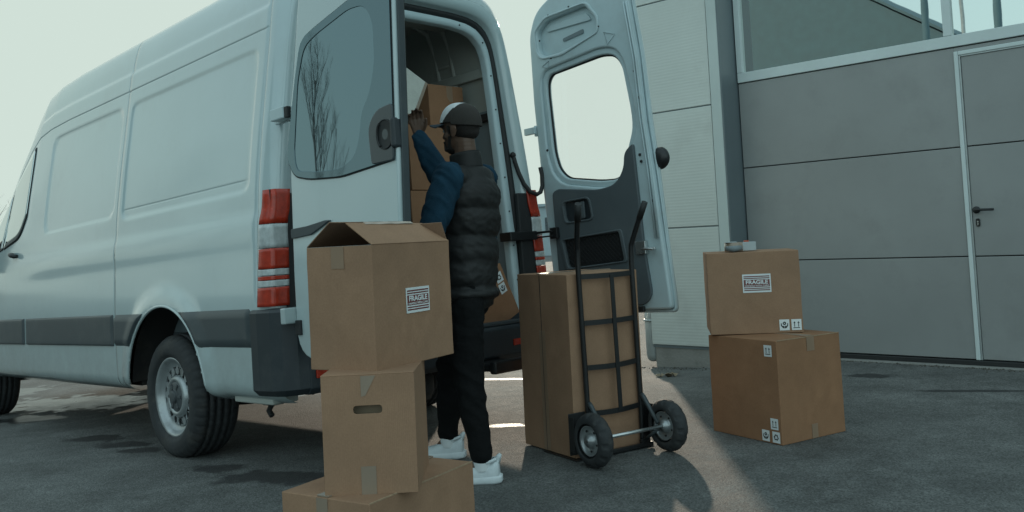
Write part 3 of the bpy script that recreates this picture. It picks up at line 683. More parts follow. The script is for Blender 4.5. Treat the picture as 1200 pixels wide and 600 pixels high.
# black pillar trim beside each rear lamp
for s in (1, -1):
    b = B().box(-.012, .02, min(.775*s, .905*s), max(.775*s, .905*s), .63, 1.40); b.done('lamp_trim', M['rubber'], van, bev=.008)

# cargo hold
b = B()
for s in (1, -1):
    y = .73
    b.box(.075, 3.5, y*s-.01 if s < 0 else y, y*s if s < 0 else y+.01, .70, 1.95)
b.done('wall_lining', M['liner_wall'], van)
b = B()
for s in (1, -1):
    def upw(u, v): return Vector((.075+3.42*u, (.745-.13*v**1.5)*s, 1.95+.62*v))
    b.grid(upw, 20, 8)
def roofin(u, v): return Vector((.07+3.43*u, -.62+1.24*v, 2.57+.03*(1-(2*v-1)**2)))
b.grid(roofin, 24, 10)
b.box(3.5, 3.52, -.62, .62, .7, 2.56)
b.done('cargo_lining', M['metal_in'], van)
b = B().box(.03, 3.5, -.74, .74, .645, .70); b.done('cargo_floor', M['liner'], van, bev=.006)
b = B().box(-.03, .05, -.72, .72, .60, .66); b.done('door_sill', M['bumper'], van, bev=.01)
b = B()
for s in (1, -1):
    b.box(.09, 3.45, min(.69*s, .74*s), max(.69*s, .74*s), 2.16, 2.225)                  # waist rail
    for X in (.42, 1.0, 1.6, 2.2, 2.8):
        for dx in (0, .15):
            b.tube([(X+dx, .72*s, 1.96), (X+dx, .715*s, 2.2), (X+dx, .69*s, 2.38), (X+dx, .62*s, 2.54), (X+dx, .50*s, 2.58)], .022, 8)
        b.tube([(X, .705*s, 2.30), (X+.15, .705*s, 2.30)], .020, 8)
for X in (.34, .95, 1.6, 2.25, 2.9): b.box(X, X+.09, -.62, .62, 2.515, 2.565)
b.done('hold_rib', M['metal_in'], van, bev=.008)
b = B()
for z in (1.28, 1.9):
    for X in (.12,): b.box(X, X+.09, -.735, -.70, z-.02, z+.03)
b.done('lashing_plate', M['rubber'], van, bev=.006)

# rear lamps
for s in (1, -1):
    segs = [(.842, .935, 'red'), (.940, .985, 'clear'), (.990, 1.020, 'red'), (1.025, 1.070, 'clear'), (1.075, 1.205, 'red'), (1.21, 1.285, 'clear'), (1.285, 1.41, 'red')]
    segs = [(.842, .935, 'red'), (.938, .968, 'clear'), (.971, .990, 'red'), (.993, 1.023, 'clear'), (1.026, 1.125, 'red'), (1.128, 1.245, 'clear'), (1.248, 1.418, 'red')]
    lamp = None
    for z0, z1, mk in segs:
        bb = B()
        def lf(u, v, z0=z0, z1=z1):
            z = z0+(z1-z0)*v; a = u
            # wraps from the side (X .15) round the corner to the rear face
            p = van_pt(.13, z, .014)
            xe = .095-.045*(z-.842)/.576
            if a < .55: X = xe-xe*(a/.55); y = p.y-.016*(a/.55)**2
            elif a < .75: t_ = (a-.55)/.2*math.pi/2; X = .0-.022*math.sin(t_); y = p.y-.016-.022*(1-math.cos(t_))
            else: X = -.022; y = p.y-.038-.075*((a-.75)/.25)
            return Vector((X, y*s, z))
        bb.grid(lf, 20, 6)
        if lamp is None:
            lamp = B().box(.0, .050, min(.87*s, .955*s), max(.87*s, .955*s), .842, 1.418).done('tail_lamp', M['rubber'], van)
        ob = bb.done('red_lens' if mk == 'red' else 'clear_lens', M[mk], lamp)
        md = ob.modifiers.new('sol', 'SOLIDIFY'); md.thickness = .008; md.offset = -1
# rear bumper
def bump_sec(name, path, z0, z1, depth, m):
    bb = B(); top = [(0, z0), (depth*.0, z1)]
    prof = [(.03, z0), (0, z0+.03), (0, z1-.02), (.012, z1-.004), (.035, z1), (.14, z1), (.14, z0)]
    V_ = []
    for i, p in enumerate(path):
        a = Vector(path[max(i-1, 0)]); c = Vector(path[min(i+1, len(path)-1)]); d = (c-a).normalized(); n = Vector((-d.y, d.x))
        V_.append([bb.bm.verts.new((p[0]+n.x*o, p[1]+n.y*o, z)) for o, z in prof])
    for a, c in zip(V_[:-1], V_[1:]):
        for k in range(len(prof)): bb.bm.faces.new((a[k], a[(k+1) % len(prof)], c[(k+1) % len(prof)], c[k])).smooth = False
    bb.bm.faces.new(V_[0]); bb.bm.faces.new(list(reversed(V_[-1])))
    return bb.done(name, m, van, bev=.006)
pathc = [(.165, 1.012), (.10, 1.012), (.0, 1.0), (-.06, .97), (-.10, .91), (-.115, .84)]
cornL = [(x, y) for x, y in pathc]
bump_sec('bumper_corner', cornL, .405, .832, .1, M['bumper'])
bump_sec('bumper_corner', [(x, -y) for x, y in reversed(pathc)], .405, .832, .1, M['bumper'])
bump_sec('rear_bumper', [(-.117, .86), (-.122, .4), (-.122, -.4), (-.117, -.86)], .400, .602, .1, M['bumper'])
b = B().box(-.10, .02, -.80, .80, .602, .625); b.done('bumper_step', M['plastic'], van, bev=.006)
for s in (1, -1):
    b = B().box(-.130, -.118, min(.62*s, .80*s) if s > 0 else -.60, max(.62*s, .83*s) if s > 0 else -.53, .478, .522 if s > 0 else .515)
    b.done('reflector', M['red'], van, bev=.004)
b = B(); b.box(-.30, .10, -.43, -.18, .372, .415); b.box(-.33, -.28, -.44, -.17, .360, .43); b.done('rear_step', M['black'], van, bev=.012)
# skirt behind the rear wheel has its own painted lower edge
# hinges: white brackets on the left pillar
b = B(); b.box(-.13, .0, .885, .905, 1.74, 1.815); b.box(-.17, -.05, .905, .96, 1.745, 1.805); b.done('upper_hinge', M['paint_in'], van, bev=.006)
b = B(); b.box(-.145, -.105, .90, 1.0, .755, .832); b.done('lower_hinge', M['paint'], van, bev=.006)
b = B(); b.box(-.20, -.17, .93, .955, 1.745, 1.80); b.done('hinge_arm', M['rubber'], van, bev=.004)
for z in (1.80, .80):
    b = B(); b.box(-.05, .04, -.960, -.935, z-.022, z+.022); b.tube([(-.03, -.975, z-.035), (-.03, -.975, z+.035)], .012, 8); b.done('door_hinge', M['paint_in'], van, bev=.005)
# cable hose and check strap at the right pillar
hz = [(.12, -.93, 1.645), (.13, -.93, 1.60), (.115, -.93, 1.53), (.09, -.94, 1.45), (.055, -.95, 1.395), (.02, -.955, 1.378), (-.015, -.955, 1.395), (-.035, -.955, 1.44), (-.048, -.955, 1.51), (-.05, -.955, 1.55)]
hz = [(.02, -.80, 1.645), (.01, -.80, 1.60), (.0, -.815, 1.53), (-.02, -.835, 1.455), (-.04, -.865, 1.405), (-.06, -.905, 1.385), (-.065, -.935, 1.40), (-.065, -.955, 1.44), (-.065, -.96, 1.51), (-.06, -.955, 1.56)]
b = B().tube(hz, .014, 10); b.sphere(hz[0], .022, 2); b.done('cable_hose', M['hose'], van)
b = B(); b.box(-.16, .0, -.925, -.90, 1.135, 1.150); b.box(-.16, .0, -.925, -.90, 1.108, 1.118); b.box(-.04, .06, -.90, -.66, 1.10, 1.155)
b.box(-.19, -.13, -.945, -.915, 1.095, 1.165); b.done('check_strap', M['black'], van, bev=.005)

# ---- left rear door (opened 90 degrees), outer face in plane Y=.94
PL = lambda y: basis((0, y, 0), (1, 0, 0), (0, 0, 1))       # local u = X, v = Z, normal -Y
DLY = .94
ol = rounded([(-.144, .585), (-.150, 1.0), (-.172, 1.45), (-.205, 1.787), (-.242, 1.893+.02), (-.339, 2.33), (-.41, 2.56), (-.52, 2.64), (-1.088, 2.69), (-.958, .565)], [.16, .02, .05, .02, .05, .06, .10, .10, .06, .06], 6)
wh_l = rounded([(-.165, 1.55), (-.215, 1.455), (-.35, 1.425), (-.60, 1.405), (-.992, 1.43), (-1.038, 2.17), (-.81, 2.19), (-.46, 2.12), (-.34, 2.09), (-.27, 1.90)], [.03, .06, .05, .05, .03, .05, .10, .05, .06, .05], 5)
LD = plate('left_rear_door', [ol, rounded([(-.25, 1.50), (-.95, 1.50), (-.95, 2.1), (-.40, 2.05)], .06)], .055, M['paint'], van, PL(DLY-.0275), .010, 3)
glass_o = rounded([(-.232, 1.56), (-.245, 1.475), (-.43, 1.450), (-.60, 1.440), (-.715, 1.475), (-.765, 1.56), (-.785, 1.66), (-.86, 1.74), (-.905, 1.86), (-.912, 2.04), (-.86, 2.125), (-.74, 2.135), (-.48, 2.085), (-.37, 2.05), (-.30, 1.90)], [.05, .05, .04, .04, .06, .06, .05, .05, .04, .06, .06, .04, .04, .05, .05], 4)
m_ceram = glass_mat('black_printed_glass', (.02, .03, .03), .12, .03, .97, (.66, .90, 1.0))
plate('window_border', [wh_l, glass_o], .010, m_ceram, LD, PL(DLY+.004), .002)
plate('door_window', [glass_o], .006, G_DOOR, LD, PL(DLY+.003))
plate('window_gasket', [[(x*1.0+(x+.63)*.018, z+(z-1.78)*.016) for x, z in wh_l]], .004, M['rubber'], LD, PL(DLY+.0005))
# handle recess: bowl, grip lip
hr = rounded([(-.845, 1.425), (-.835, 1.59), (-.90, 1.655), (-1.012, 1.665), (-.998, 1.425)], [.02, .06, .06, .02, .01], 5)
plate('handle_plate', [hr], .014, mat('dark_handle_plastic', (.032, .045, .052), .3, var=.05, coat=.3), LD, PL(DLY+.008), .004)
b = B()
b.lathe([(0, -.002), (.045, -.001), (.060, .001)], 32, PL(DLY+.0165) @ T(-.955, 1.54, 0) @ Matrix.Diagonal((.9, 1, -1, 1)))
b.tube([(-.955+.056*math.cos(a), DLY+.017, 1.54+.062*math.sin(a)) for a in [2*math.pi*i/32 for i in range(32)]], .0035, 6, closed=True)
b.tube([(-.935+.030*math.cos(a), DLY+.019, 1.54+.052*math.sin(a)) for a in [-1.2+2.4*i/12 for i in range(13)]], .006, 6); b.done('door_handle', M['rubber'], LD)
b = B().box(-1.022, -.992, DLY-.045, DLY+.022, 1.475, 1.605); b.done('handle_grip', M['bumper'], LD, bev=.012)
plate('trim_strip', [rounded([(-.165, 1.205), (-.30, 1.208), (-.46, 1.222), (-.50, 1.218), (-.335, 1.165), (-.165, 1.158)], .01)], .014, M['plastic'], LD, PL(DLY+.005), .003)
b = B(); b.box(-.20, -.155, DLY-.03, DLY+.012, .70, .77); b.done('hinge_strap', M['rubber'], LD, bev=.004)
# inner pressing and edge seal of the left door
plate('edge_seal', [rounded([(-.18, .62), (-.22, 1.75), (-.36, 2.3), (-.44, 2.55), (-1.06, 2.62), (-.94, .60)], .06), rounded([(-.22, .66), (-.26, 1.75), (-.40, 2.3), (-.48, 2.50), (-1.02, 2.57), (-.90, .64)], .06)], .03, M['rubber'], LD, PL(DLY-.068), .008)
plate('door_lining', [rounded([(-.24, .68), (-.24, 1.38), (-.93, 1.38), (-.89, .68)], .06)], .02, M['liner'], LD, PL(DLY-.062), .006)
b = B().prism([(-.964, .62), (-1.084, 2.64), (-1.094, 2.64), (-.974, .62)], PL(DLY-.016), .036); b.done('door_edge', M['plastic'], LD, bev=.004)

# ---- right rear door (opened 90 degrees), inner face in plane Y=-.95, skin further out
DRY = -.95
olr = rounded([(-.080, .615), (-.060, 1.046), (-.025, 1.543), (-.014, 1.99), (-.030, 2.437), (-.095, 2.58), (-.24, 2.655), (-.84, 2.72), (-.865, 2.441), (-.899, 2.127), (-.915, 1.723), (-.935, 1.423), (-.951, 1.031), (-.971, .694), (-.970, .612)], [.10, .02, .02, .03, .05, .08, .08, .05, .02, .02, .02, .02, .02, .03, .03], 5)
wr = rounded([(-.146, 2.02), (-.150, 2.098), (-.185, 2.140), (-.607, 2.172), (-.705, 2.150), (-.752, 2.07), (-.785, 1.80), (-.786, 1.695), (-.745, 1.60), (-.716, 1.53), (-.704, 1.454), (-.642, 1.414), (-.524, 1.420), (-.253, 1.468), (-.188, 1.535), (-.160, 1.64)], [.02, .04, .04, .06, .05, .05, .06, .06, .03, .03, .04, .05, .05, .05, .04, .04], 5)
def grow(poly, d):
    cx = sum(p[0] for p in poly)/len(poly); cz = sum(p[1] for p in poly)/len(poly)
    return [(x+(x-cx)/math.hypot(x-cx, z-cz)*d, z+(z-cz)/math.hypot(x-cx, z-cz)*d) for x, z in poly]
RD = plate('right_rear_door', [olr, grow(wr, .004)], .016, M['paint'], van, PL(DRY-.075), .005)
upr = rounded([(-.120, 2.295), (-.112, 2.43), (-.20, 2.49), (-.52, 2.505), (-.60, 2.40), (-.590, 2.315), (-.30, 2.262), (-.16, 2.262)], .03, 4)
holes = [grow(wr, .022), upr]
ins = grow(olr, -.022)
# pressed inner frame standing off the skin
plate('inner_pressing', [ins]+[grow(wr, .045), upr], .050, M['paint_in'], RD, PL(DRY-.043), .014, 3)
plate('window_step', [grow(wr, .050), grow(wr, .006)], .030, M['paint_in'], RD, PL(DRY-.050), .010, 3)
plate('edge_flange', [grow(olr, -.002), grow(olr, -.020)], .022, M['paint_in'], RD, PL(DRY-.062), .006)
plate('raised_bead', [grow(upr, .030), grow(upr, .012)], .012, M['paint_in'], RD, PL(DRY-.016), .005, 2)
plate('recess_back', [grow(upr, .01)], .004, M['paint_in'], RD, PL(DRY-.062))
plate('window_rubber', [grow(wr, .010), grow(wr, -.004)], .012, M['rubber'], RD, PL(DRY-.060), .003)
plate('door_window', [grow(wr, .002)], .004, G_CLEAR, RD, PL(DRY-.070))
lin = rounded([(-.150, .70), (-.150, 1.385), (-.200, 1.405), (-.52, 1.362), (-.655, 1.378), (-.728, 1.46), (-.742, 1.56), (-.812, 1.603), (-.826, 1.0), (-.852, .72), (-.80, .662), (-.40, .655)], [.06, .05, .05, .05, .05, .05, .04, .02, .03, .06, .06, .03], 5)
netr = rounded([(-.245, .905), (-.213, 1.078), (-.655, 1.100), (-.680, .925)], .02, 4)
hrr = rounded([(-.250, 1.190), (-.240, 1.312), (-.440, 1.318), (-.458, 1.194)], .03, 5)
lino = plate('door_lining', [lin, netr, hrr], .022, M['liner'], RD, PL(DRY-.007), .007, 3)
plate('pocket_back', [grow(netr, .006)], .004, M['rubber'], RD, PL(DRY-.015))
plate('pocket_rim', [grow(netr, .028), grow(netr, .002)], .014, M['liner'], RD, PL(DRY+.006), .005)
plate('grip_bowl', [grow(hrr, .004)], .004, M['bumper'], RD, PL(DRY-.015))
plate('grip_rim', [grow(hrr, .018), grow(hrr, .002)], .012, M['liner'], RD, PL(DRY+.005), .004)
plate('pull_grip', [rounded(rect(-.405, -.375, 1.20, 1.305), .01)], .016, M['liner'], RD, PL(DRY-.002), .005)
# diamond net in the pocket
b = B()
x0, x1, z0, z1 = -.66, -.24, .925, 1.085
def clip_seg(p, q_):
    return p, q_
for k in range(-8, 24):
    for sgn in (1, -1):
        pts = []
        for t_ in np.linspace(0, 1, 12):
            z = z0+(z1-z0)*t_; x = x1-k*.0285-(z-z0)*sgn*.95 if sgn > 0 else x1-k*.0285+(z-z0)*.95-.16
            if x0 < x < x1: pts.append((x, DRY+.002+.004*math.sin(t_*math.pi), z))
        if len(pts) > 1: b.tube(pts, .0016, 4)
b.tube([(x1, DRY+.004, z1), (x0, DRY+.004, z1+.012)], .004, 6); b.done('storage_net', M['net'], RD)
b = B()
for x, z in ((-.135, 2.37), (-.225, 2.515), (-.40, 2.525), (-.575, 2.47), (-.622, 2.345), (-.46, 2.275), (-.22, 2.238)): b.sphere((x, DRY-.016, z), .0065, 1)
b.done('panel_screw', M['rubber'], RD)
plate('recess_slot', [rounded([(-.30, 2.33), (-.30, 2.35), (-.47, 2.372), (-.47, 2.345)], .008)], .006, M['liner_wall'], RD, PL(DRY-.056))
plate('recess_shelf', [rounded([(-.17, 2.42), (-.19, 2.455), (-.51, 2.465), (-.545, 2.41)], .02)], .012, M['paint_in'], RD, PL(DRY-.054), .004)
b = B().tube([(-.14, DRY-.016, 2.20), (-.20, DRY-.014, 2.225), (-.19, DRY-.014, 2.18), (-.14, DRY-.016, 2.20)], .0022, 6); b.tube([(-.74, DRY-.016, 2.27), (-.66, DRY-.014, 2.30), (-.68, DRY-.014, 2.22), (-.74, DRY-.016, 2.27)], .0022, 6); b.done('pressed_rib', M['paint_in'], RD)
# edge furniture: bolts, latch, round bump stop, stiffening beads
b = B()
for x, z in ((-.875, 1.86), (-.905, 1.255), (-.127, 1.66), (-.86, 2.02), (-.845, 1.53), (-.85, 1.49)): b.lathe([(0, .004), (.008, .004), (.009, 0)], 14, basis((x, DRY-.014, z), (1, 0, 0), (0, 0, -1)))
b.done('frame_plug', M['rubber'], RD)
b = B(); b.box(-.845, -.775, DRY-.012, DRY+.018, .955, 1.03); b.box(-.905, -.82, DRY-.005, DRY+.012, .975, .990); b.tube([(-.83, DRY+.02, .985), (-.90, DRY+.02, .980)], .008, 8); b.done('door_latch', M['chrome'], RD, bev=.005)
b = B().lathe([(0, .045), (.03, .044), (.052, .036), (.062, .02), (.066, 0), (.060, -.01), (0, -.012)], 32, basis((-.925, DRY-.098, 1.50), (1, 0, 0), (0, 0, -1)) @ T(0, 0, 0)); b.done('round_stop', M['black'], RD)
b = B()
for dx in (0, .018): b.tube([(-.828-dx, DRY-.010, 2.44), (-.862-dx, DRY-.010, 2.10), (-.872-dx, DRY-.010, 1.74), (-.893-dx, DRY-.010, 1.43), (-.905-dx, DRY-.010, 1.04)], .006, 8)
b.done('edge_bead', M['paint_in'], RD)
b = B(); b.box(-.79, -.74, DRY-.01, DRY+.012, .625, .655); b.tube([(-.76, DRY-.005, 2.60), (-.76, DRY+.012, 2.60)], .018, 12); b.done('rod_guide', M['rubber'], RD, bev=.004)

# ------------------------------------------------------------------ cardboard boxes
def up_arrows(parent, mx, s):
    lb = plate('handling_label', [rect(-s/2, s/2, -s*.56, s*.56)], .0008, M['white'], parent, mx @ T(0, 0, .0008))
    k = s
    for dx in (-.2, .2):
        poly = [(dx*k-.035*k, -.22*k), (dx*k+.035*k, -.22*k), (dx*k+.035*k, .16*k), (dx*k+.12*k, .16*k), (dx*k, .34*k), (dx*k-.12*k, .16*k), (dx*k-.035*k, .16*k)]
        plate('arrow_print', [poly], .0004, M['lab_black'], lb, mx @ T(0, 0, .0016))
    plate('bar_print', [rect(-.33*k, .33*k, -.36*k, -.28*k)], .0004, M['lab_black'], lb, mx @ T(0, 0, .0016))
def hands_label(parent, mx, s):
    lb = plate('handling_label', [rect(-s/2, s/2, -s*.56, s*.56)], .0008, M['white'], parent, mx @ T(0, 0, .0008)); k = s
    plate('globe_print', [ell(0, .16*k, .17*k, .17*k, 18), ell(0, .16*k, .07*k, .05*k, 10)], .0004, M['lab_black'], lb, mx @ T(0, 0, .0016))
    for sg in (1, -1):
        poly = [(sg*.02*k, -.36*k), (sg*.20*k, -.30*k), (sg*.36*k, -.08*k), (sg*.37*k, .18*k), (sg*.29*k, .18*k), (sg*.27*k, -.02*k), (sg*.17*k, -.12*k), (sg*.09*k, -.07*k), (sg*.02*k, -.16*k)]
        plate('hand_print', [poly], .0004, M['lab_black'], lb, mx @ T(0, 0, .0016))
def recycle_label(parent, mx, s):
    lb = plate('handling_label', [rect(-s/2, s/2, -s*.56, s*.56)], .0008, M['white'], parent, mx @ T(0, 0, .0008)); k = s
    for i in range(3):
        r_ = Matrix.Rotation(2*math.pi*i/3, 4, 'Z')
        poly = [(-.20*k, -.26*k), (.08*k, -.26*k), (.08*k, -.34*k), (.22*k, -.21*k), (.08*k, -.08*k), (.08*k, -.15*k), (-.14*k, -.15*k), (-.19*k, -.07*k), (-.28*k, -.13*k)]
        plate('loop_print', [poly], .0004, M['lab_black'], lb, mx @ T(0, 0, .0016) @ r_)
def fragile_label(parent, mx, w, h):
    lb = plate('fragile_label', [rect(-w/2, w/2, -h/2, h/2)], .0008, M['white'], parent, mx @ T(0, 0, .0010))
    q_ = .0018; e = w*.045
    for (a, c) in ((.40, .25), (-.25, -.40)):
        plate('red_bar', [rect(-w/2+e, w/2-e, h*(c if c < a else a), h*(a if c < a else c)), rect(-w/2+e, w/2-e, h*(.30 if a > 0 else -.345), h*(.345 if a > 0 else -.30))], .0004, M['lab_red'], lb, mx @ T(0, 0, q_))
    plate('dark_panel', [rect(-w/2+e, w/2-e, -h*.20, h*.20)], .0004, M['lab_red'], lb, mx @ T(0, 0, q_))
    text('fragile_text', 'FRAGILE', h*.285, M['white'], lb, mx @ T(0, h*.055, q_+.0005), .0002, h*.010, (w*.86)/(h*.285*4.05))
    text('care_text', 'HANDLE WITH CARE', h*.115, M['white'], lb, mx @ T(0, -h*.135, q_+.0005), .0002, h*.002, (w*.84)/(h*.115*9.6))
def carton_body(name, parent, a, c, h, m, wob=.0025, flapseam=True, opentop=False, seed=1):
    """closed carton: x from -a to 0, y from 0 to c, with soft edges, slightly bulged faces and a flap seam on top"""
    rnd = random.Random(seed); bb = B(); n = 8
    def face(fn): bb.grid(fn, n, n)
    def bul(u, v): return .005*16*u*(1-u)*v*(1-v)
    face(lambda u, v: Vector((-a*u, -bul(u, v)*.8, h*v)) if False else Vector((-a*u, -bul(u, v)*.3, h*v)))
    face(lambda u, v: Vector((-a*u, c+bul(u, v)*.6, h*v)))
    face(lambda u, v: Vector((bul(u, v)*.3, c*u, h*v)))
    face(lambda u, v: Vector((-a-bul(u, v)*.6, c*u, h*v)))
    face(lambda u, v: Vector((-a*u, c*v, 0)))
    if not opentop: face(lambda u, v: Vector((-a*u, c*v, h+bul(u, v)*.9)))
    bmesh.ops.remove_doubles(bb.bm, verts=bb.bm.verts, dist=.0008)
    for f in bb.bm.faces: f.smooth = False
    for v in bb.bm.verts: v.co += Vector((rnd.uniform(-1, 1), rnd.uniform(-1, 1), 0))*wob*.35
    o = bb.done(name, m, parent)
    bevel(o, .003, 2, 50); return o
def face_R(a=0): return basis((0, 0, 0), (0, 1, 0), (0, 0, 1))          # the +x face: u along y
def face_L(): return basis((0, 0, 0), (1, 0, 0), (0, 0, 1))            # the y=0 face: u along x, normal -Y
def carton(name, loc, yaw, a, c, h, m, label, seed=1, seam_axis='x', lines=True, **kw):
    e = empty(name, loc, R(yaw), label, 'box')
    body_ = carton_body('carton', e, a, c, h, m, seed=seed, **kw)
    return e, body_
# A: open topmost box of the left stack
A, Ab = carton('cardboard_box', (-.449, 2.831, .7245), -30.4, .272, .428, .396, M['card'], 'open brown box with raised flaps and a FRAGILE label, topmost of the left stack', 3, opentop=True)
b = B()
t_ = .004
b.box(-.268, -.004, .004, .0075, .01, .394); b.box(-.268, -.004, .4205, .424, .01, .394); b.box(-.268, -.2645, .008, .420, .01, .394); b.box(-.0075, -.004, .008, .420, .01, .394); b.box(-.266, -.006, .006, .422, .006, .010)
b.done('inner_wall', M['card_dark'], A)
# flaps: the long ones lean in over the opening, the near short one folded in, the far short one raised
def flap(pts, m, th=.004, name='flap'):
    p = [Vector(x) for x in pts]; n = (p[1]-p[0]).cross(p[3]-p[0]).normalized()*th; bb = B()
    lo = [bb.bm.verts.new(x) for x in p]; hi = [bb.bm.verts.new(x+n) for x in p]
    bb.bm.faces.new(list(reversed(lo))); bb.bm.faces.new(hi)
    for i in range(4): bb.bm.faces.new((lo[i], lo[(i+1) % 4], hi[(i+1) % 4], hi[i]))
    return bb.done(name, m, A, bev=.0012)
flap([(0, .002, .3955), (0, .426, .3945), (-.112, .424, .462), (-.112, .012, .468)], M['card'])
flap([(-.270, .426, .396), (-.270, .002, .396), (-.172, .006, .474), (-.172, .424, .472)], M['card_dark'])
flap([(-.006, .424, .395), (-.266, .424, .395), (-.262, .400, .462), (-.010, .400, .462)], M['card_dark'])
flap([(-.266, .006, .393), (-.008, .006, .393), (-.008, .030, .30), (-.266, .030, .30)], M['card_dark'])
plate('tape_strip', [rect(-.165, -.112, .325, .394)], .0006, M['tape'], A, face_L() @ T(0, 0, .0022))
b = B(); b.grid(lambda u, v: Vector((-.113+.013*v, .10+.26*u, .4722-.0075*v+.0006*math.sin(u*17))), 30, 3); b.done('loose_tape', M['tape_clear'], A)
fragile_label(A, face_R() @ T(.2275, .2075, .0022), .129, .083)
# B: middle box with hand hole
Bx = empty('cardboard_box', (-.329, 2.786, .3645), R(.2), 'brown box with an oval hand hole and tape strips, middle of the left stack', 'box')
bb_, cc, hh = .285, .34, .3595
slot = rounded(rect(-.189, -.100, .243, .268), .0124, 6)
plate('front_panel', [rect(-bb_, 0, 0, hh), slot], .005, M['card'], Bx, face_L() @ T(0, 0, -.0025), .001)
b = B(); b.box(-bb_, 0, cc-.005, cc, 0, hh); b.box(-bb_, -bb_+.005, .0055, cc-.0055, 0, hh); b.box(-.005, 0, .0055, cc-.0055, 0, hh); b.box(-bb_+.006, -.006, .006, cc-.006, 0, .005)
b.box(-bb_-.001, 0.001, .001, cc*.5-.001, hh, hh+.004); b.box(-bb_-.001, .001, cc*.5+.001, cc, hh, hh+.004)
b.done('carton', M['card'], Bx, bev=.0015)
b = B().box(-bb_+.05, -.03, .05, cc-.05, .0055, hh-.02); b.done('packed_goods', mat('pale_packing', (.35, .27, .19), .9), Bx)
plate('tape_strip', [[(-.163, .295), (-.150, .298), (-.117, .358), (-.163, .358)]], .0006, M['tape_clear'], Bx, face_L() @ T(0, 0, .0012))
plate('tape_strip', [rect(-.172, -.126, .001, .085)], .0006, M['tape_clear'], Bx, face_L() @ T(0, 0, .0012))
# C: bottom box
Cx, Cb = carton('cardboard_box', (-.462, 2.681, .0005), -32.0, .362, .531, .3635, M['card'], 'largest brown box, bottom of the left stack, cut by the picture edge', 5)
plate('tape_strip', [rect(-.212, -.166, .30, .362)], .0006, M['tape_clear'], Cx, face_L() @ T(0, 0, .0022))
b = B().box(-.212, -.166, .002, .528, .3645, .3690); b.done('tape_strip', M['tape_clear'], Cx, bev=.0004)
b = B(); b.box(-.004, .001, .002, .528, .3620, .3655); b.done('flap_edge', M['card_edge'], Cx)
# D: tall box on the hand truck
Dx, Db = carton('cardboard_box', (.251, 4.55, .0065), -57.7, .461, .455, .912, M['card'], 'tall brown box standing on the black hand truck', 6)
b = B().box(-.2475, -.2440, -.0024, .0000, .004, .908); b.done('flap_seam', M['lab_black'], Dx)
plate('tape_strip', [rect(-.272, -.215, .003, .62)], .0005, M['tape'], Dx, face_L() @ T(0, 0, .0019))
b = B(); b.box(-.275, -.217, .002, .452, .9130, .9170); b.done('tape_strip', M['tape_clear'], Dx, bev=.0006)
# E lower right, F upper right
Ex, Eb = carton('cardboard_box', (1.302, 4.626, .0005), -58.7, .492, .48, .525, M['card_warm'], 'large brown box on the asphalt under the smaller box, right of the hand truck', 7)
up_arrows(Ex, face_L() @ T(-.0585, .472, .0022), .052)
up_arrows(Ex, face_L() @ T(-.044, .102, .0022), .050)
hands_label(Ex, face_L() @ T(-.107, .036, .0022), .050)
recycle_label(Ex, face_L() @ T(-.037, .036, .0022), .050)
plate('tape_strip', [rect(.220, .277, .452, .523)], .0006, M['tape'], Ex, face_R() @ T(0, 0, .0022))
plate('tape_strip', [rect(.220, .265, .003, .076)], .0006, M['tape'], Ex, face_R() @ T(0, 0, .0022))
b = B().box(-.49, -.002, .222, .275, .5265, .5305); b.done('tape_strip', M['tape'], Ex, bev=.0004)
b = B(); b.box(-.003, .0015, .004, .476, .5235, .5275); b.done('flap_edge', M['card_edge'], Ex)
# F faces the camera: local x along its width, y away
Fx = empty('cardboard_box', (1.047, 4.977, .5315), R(-9.19), 'smaller brown box with a FRAGILE label and the tape dispenser on it, right stack', 'box')
fo = carton_body('carton', Fx, .490, .40, .444, M['card'], seed=9); fo.location = (.490, 0, 0)
Fr = basis((0, 0, 0), (1, 0, 0), (0, 0, 1))
fragile_label(Fx, Fr @ T(.2605, .273, .0022), .150, .100)
hands_label(Fx, Fr @ T(.392, .043, .0022), .052); up_arrows(Fx, Fr @ T(.455, .043, .0022), .052)
# boxes in the van hold (van-local coordinates turned into world places)
VM = Matrix.Translation((-.48243, 5.08943, 0)) @ VR
def van_carton(x, y, z, a, c, h, m, label, seed, yaw=0, extra=None):
    e = empty('cardboard_box', (0, 0, 0), 0, label, 'box'); e.matrix_world = VM @ T(x, y, z) @ Matrix.Rotation(R(yaw), 4, 'Z')
    o = carton_body('carton', e, a, c, h, m, seed=seed); o.location = (a, 0, 0)
    if extra: extra(e)
    return e
van_carton(.296, -.66, 1.862, .42, .292, .262, M['card_warm'], 'topmost brown box in the van hold, behind the cap', 21, 0, lambda e: plate('tape_strip', [rect(.15, .20, .16, .26)], .0006, M['tape'], e, basis((-.002, .292, 0), (0, -1, 0), (0, 0, 1))))
van_carton(.290, -.70, 1.452, .42, .52, .405, M['card_warm'], 'brown box in the van hold below the reaching arm', 22)
van_carton(.270, -.70, 1.055, .44, .55, .39, M['card_warm'], 'brown box in the van hold just above the lowest box', 23)
van_carton(.250, -.70, .702, .46, .56, .348, M['card_warm'], 'lowest brown box of the stack in the van hold', 24)
# tilted carton leaning at the sill
lean = empty('cardboard_box', (0, 0, 0), 0, 'tilted brown box with two symbol labels at the van sill beside the vest', 'box')
lean.matrix_world = VM @ T(-.035, -.692, .664) @ Matrix.Rotation(R(-24), 4, 'X')
o = carton_body('carton', lean, .30, .30, .335, M['card_warm'], seed=25); o.location = (.30, 0, 0)
LF = basis((-.002, 0, 0), (0, -1, 0), (0, 0, 1))
recycle_label(lean, LF @ T(-.055, .265, .0012), .055); hands_label(lean, LF @ T(-.06, .195, .0012), .055)
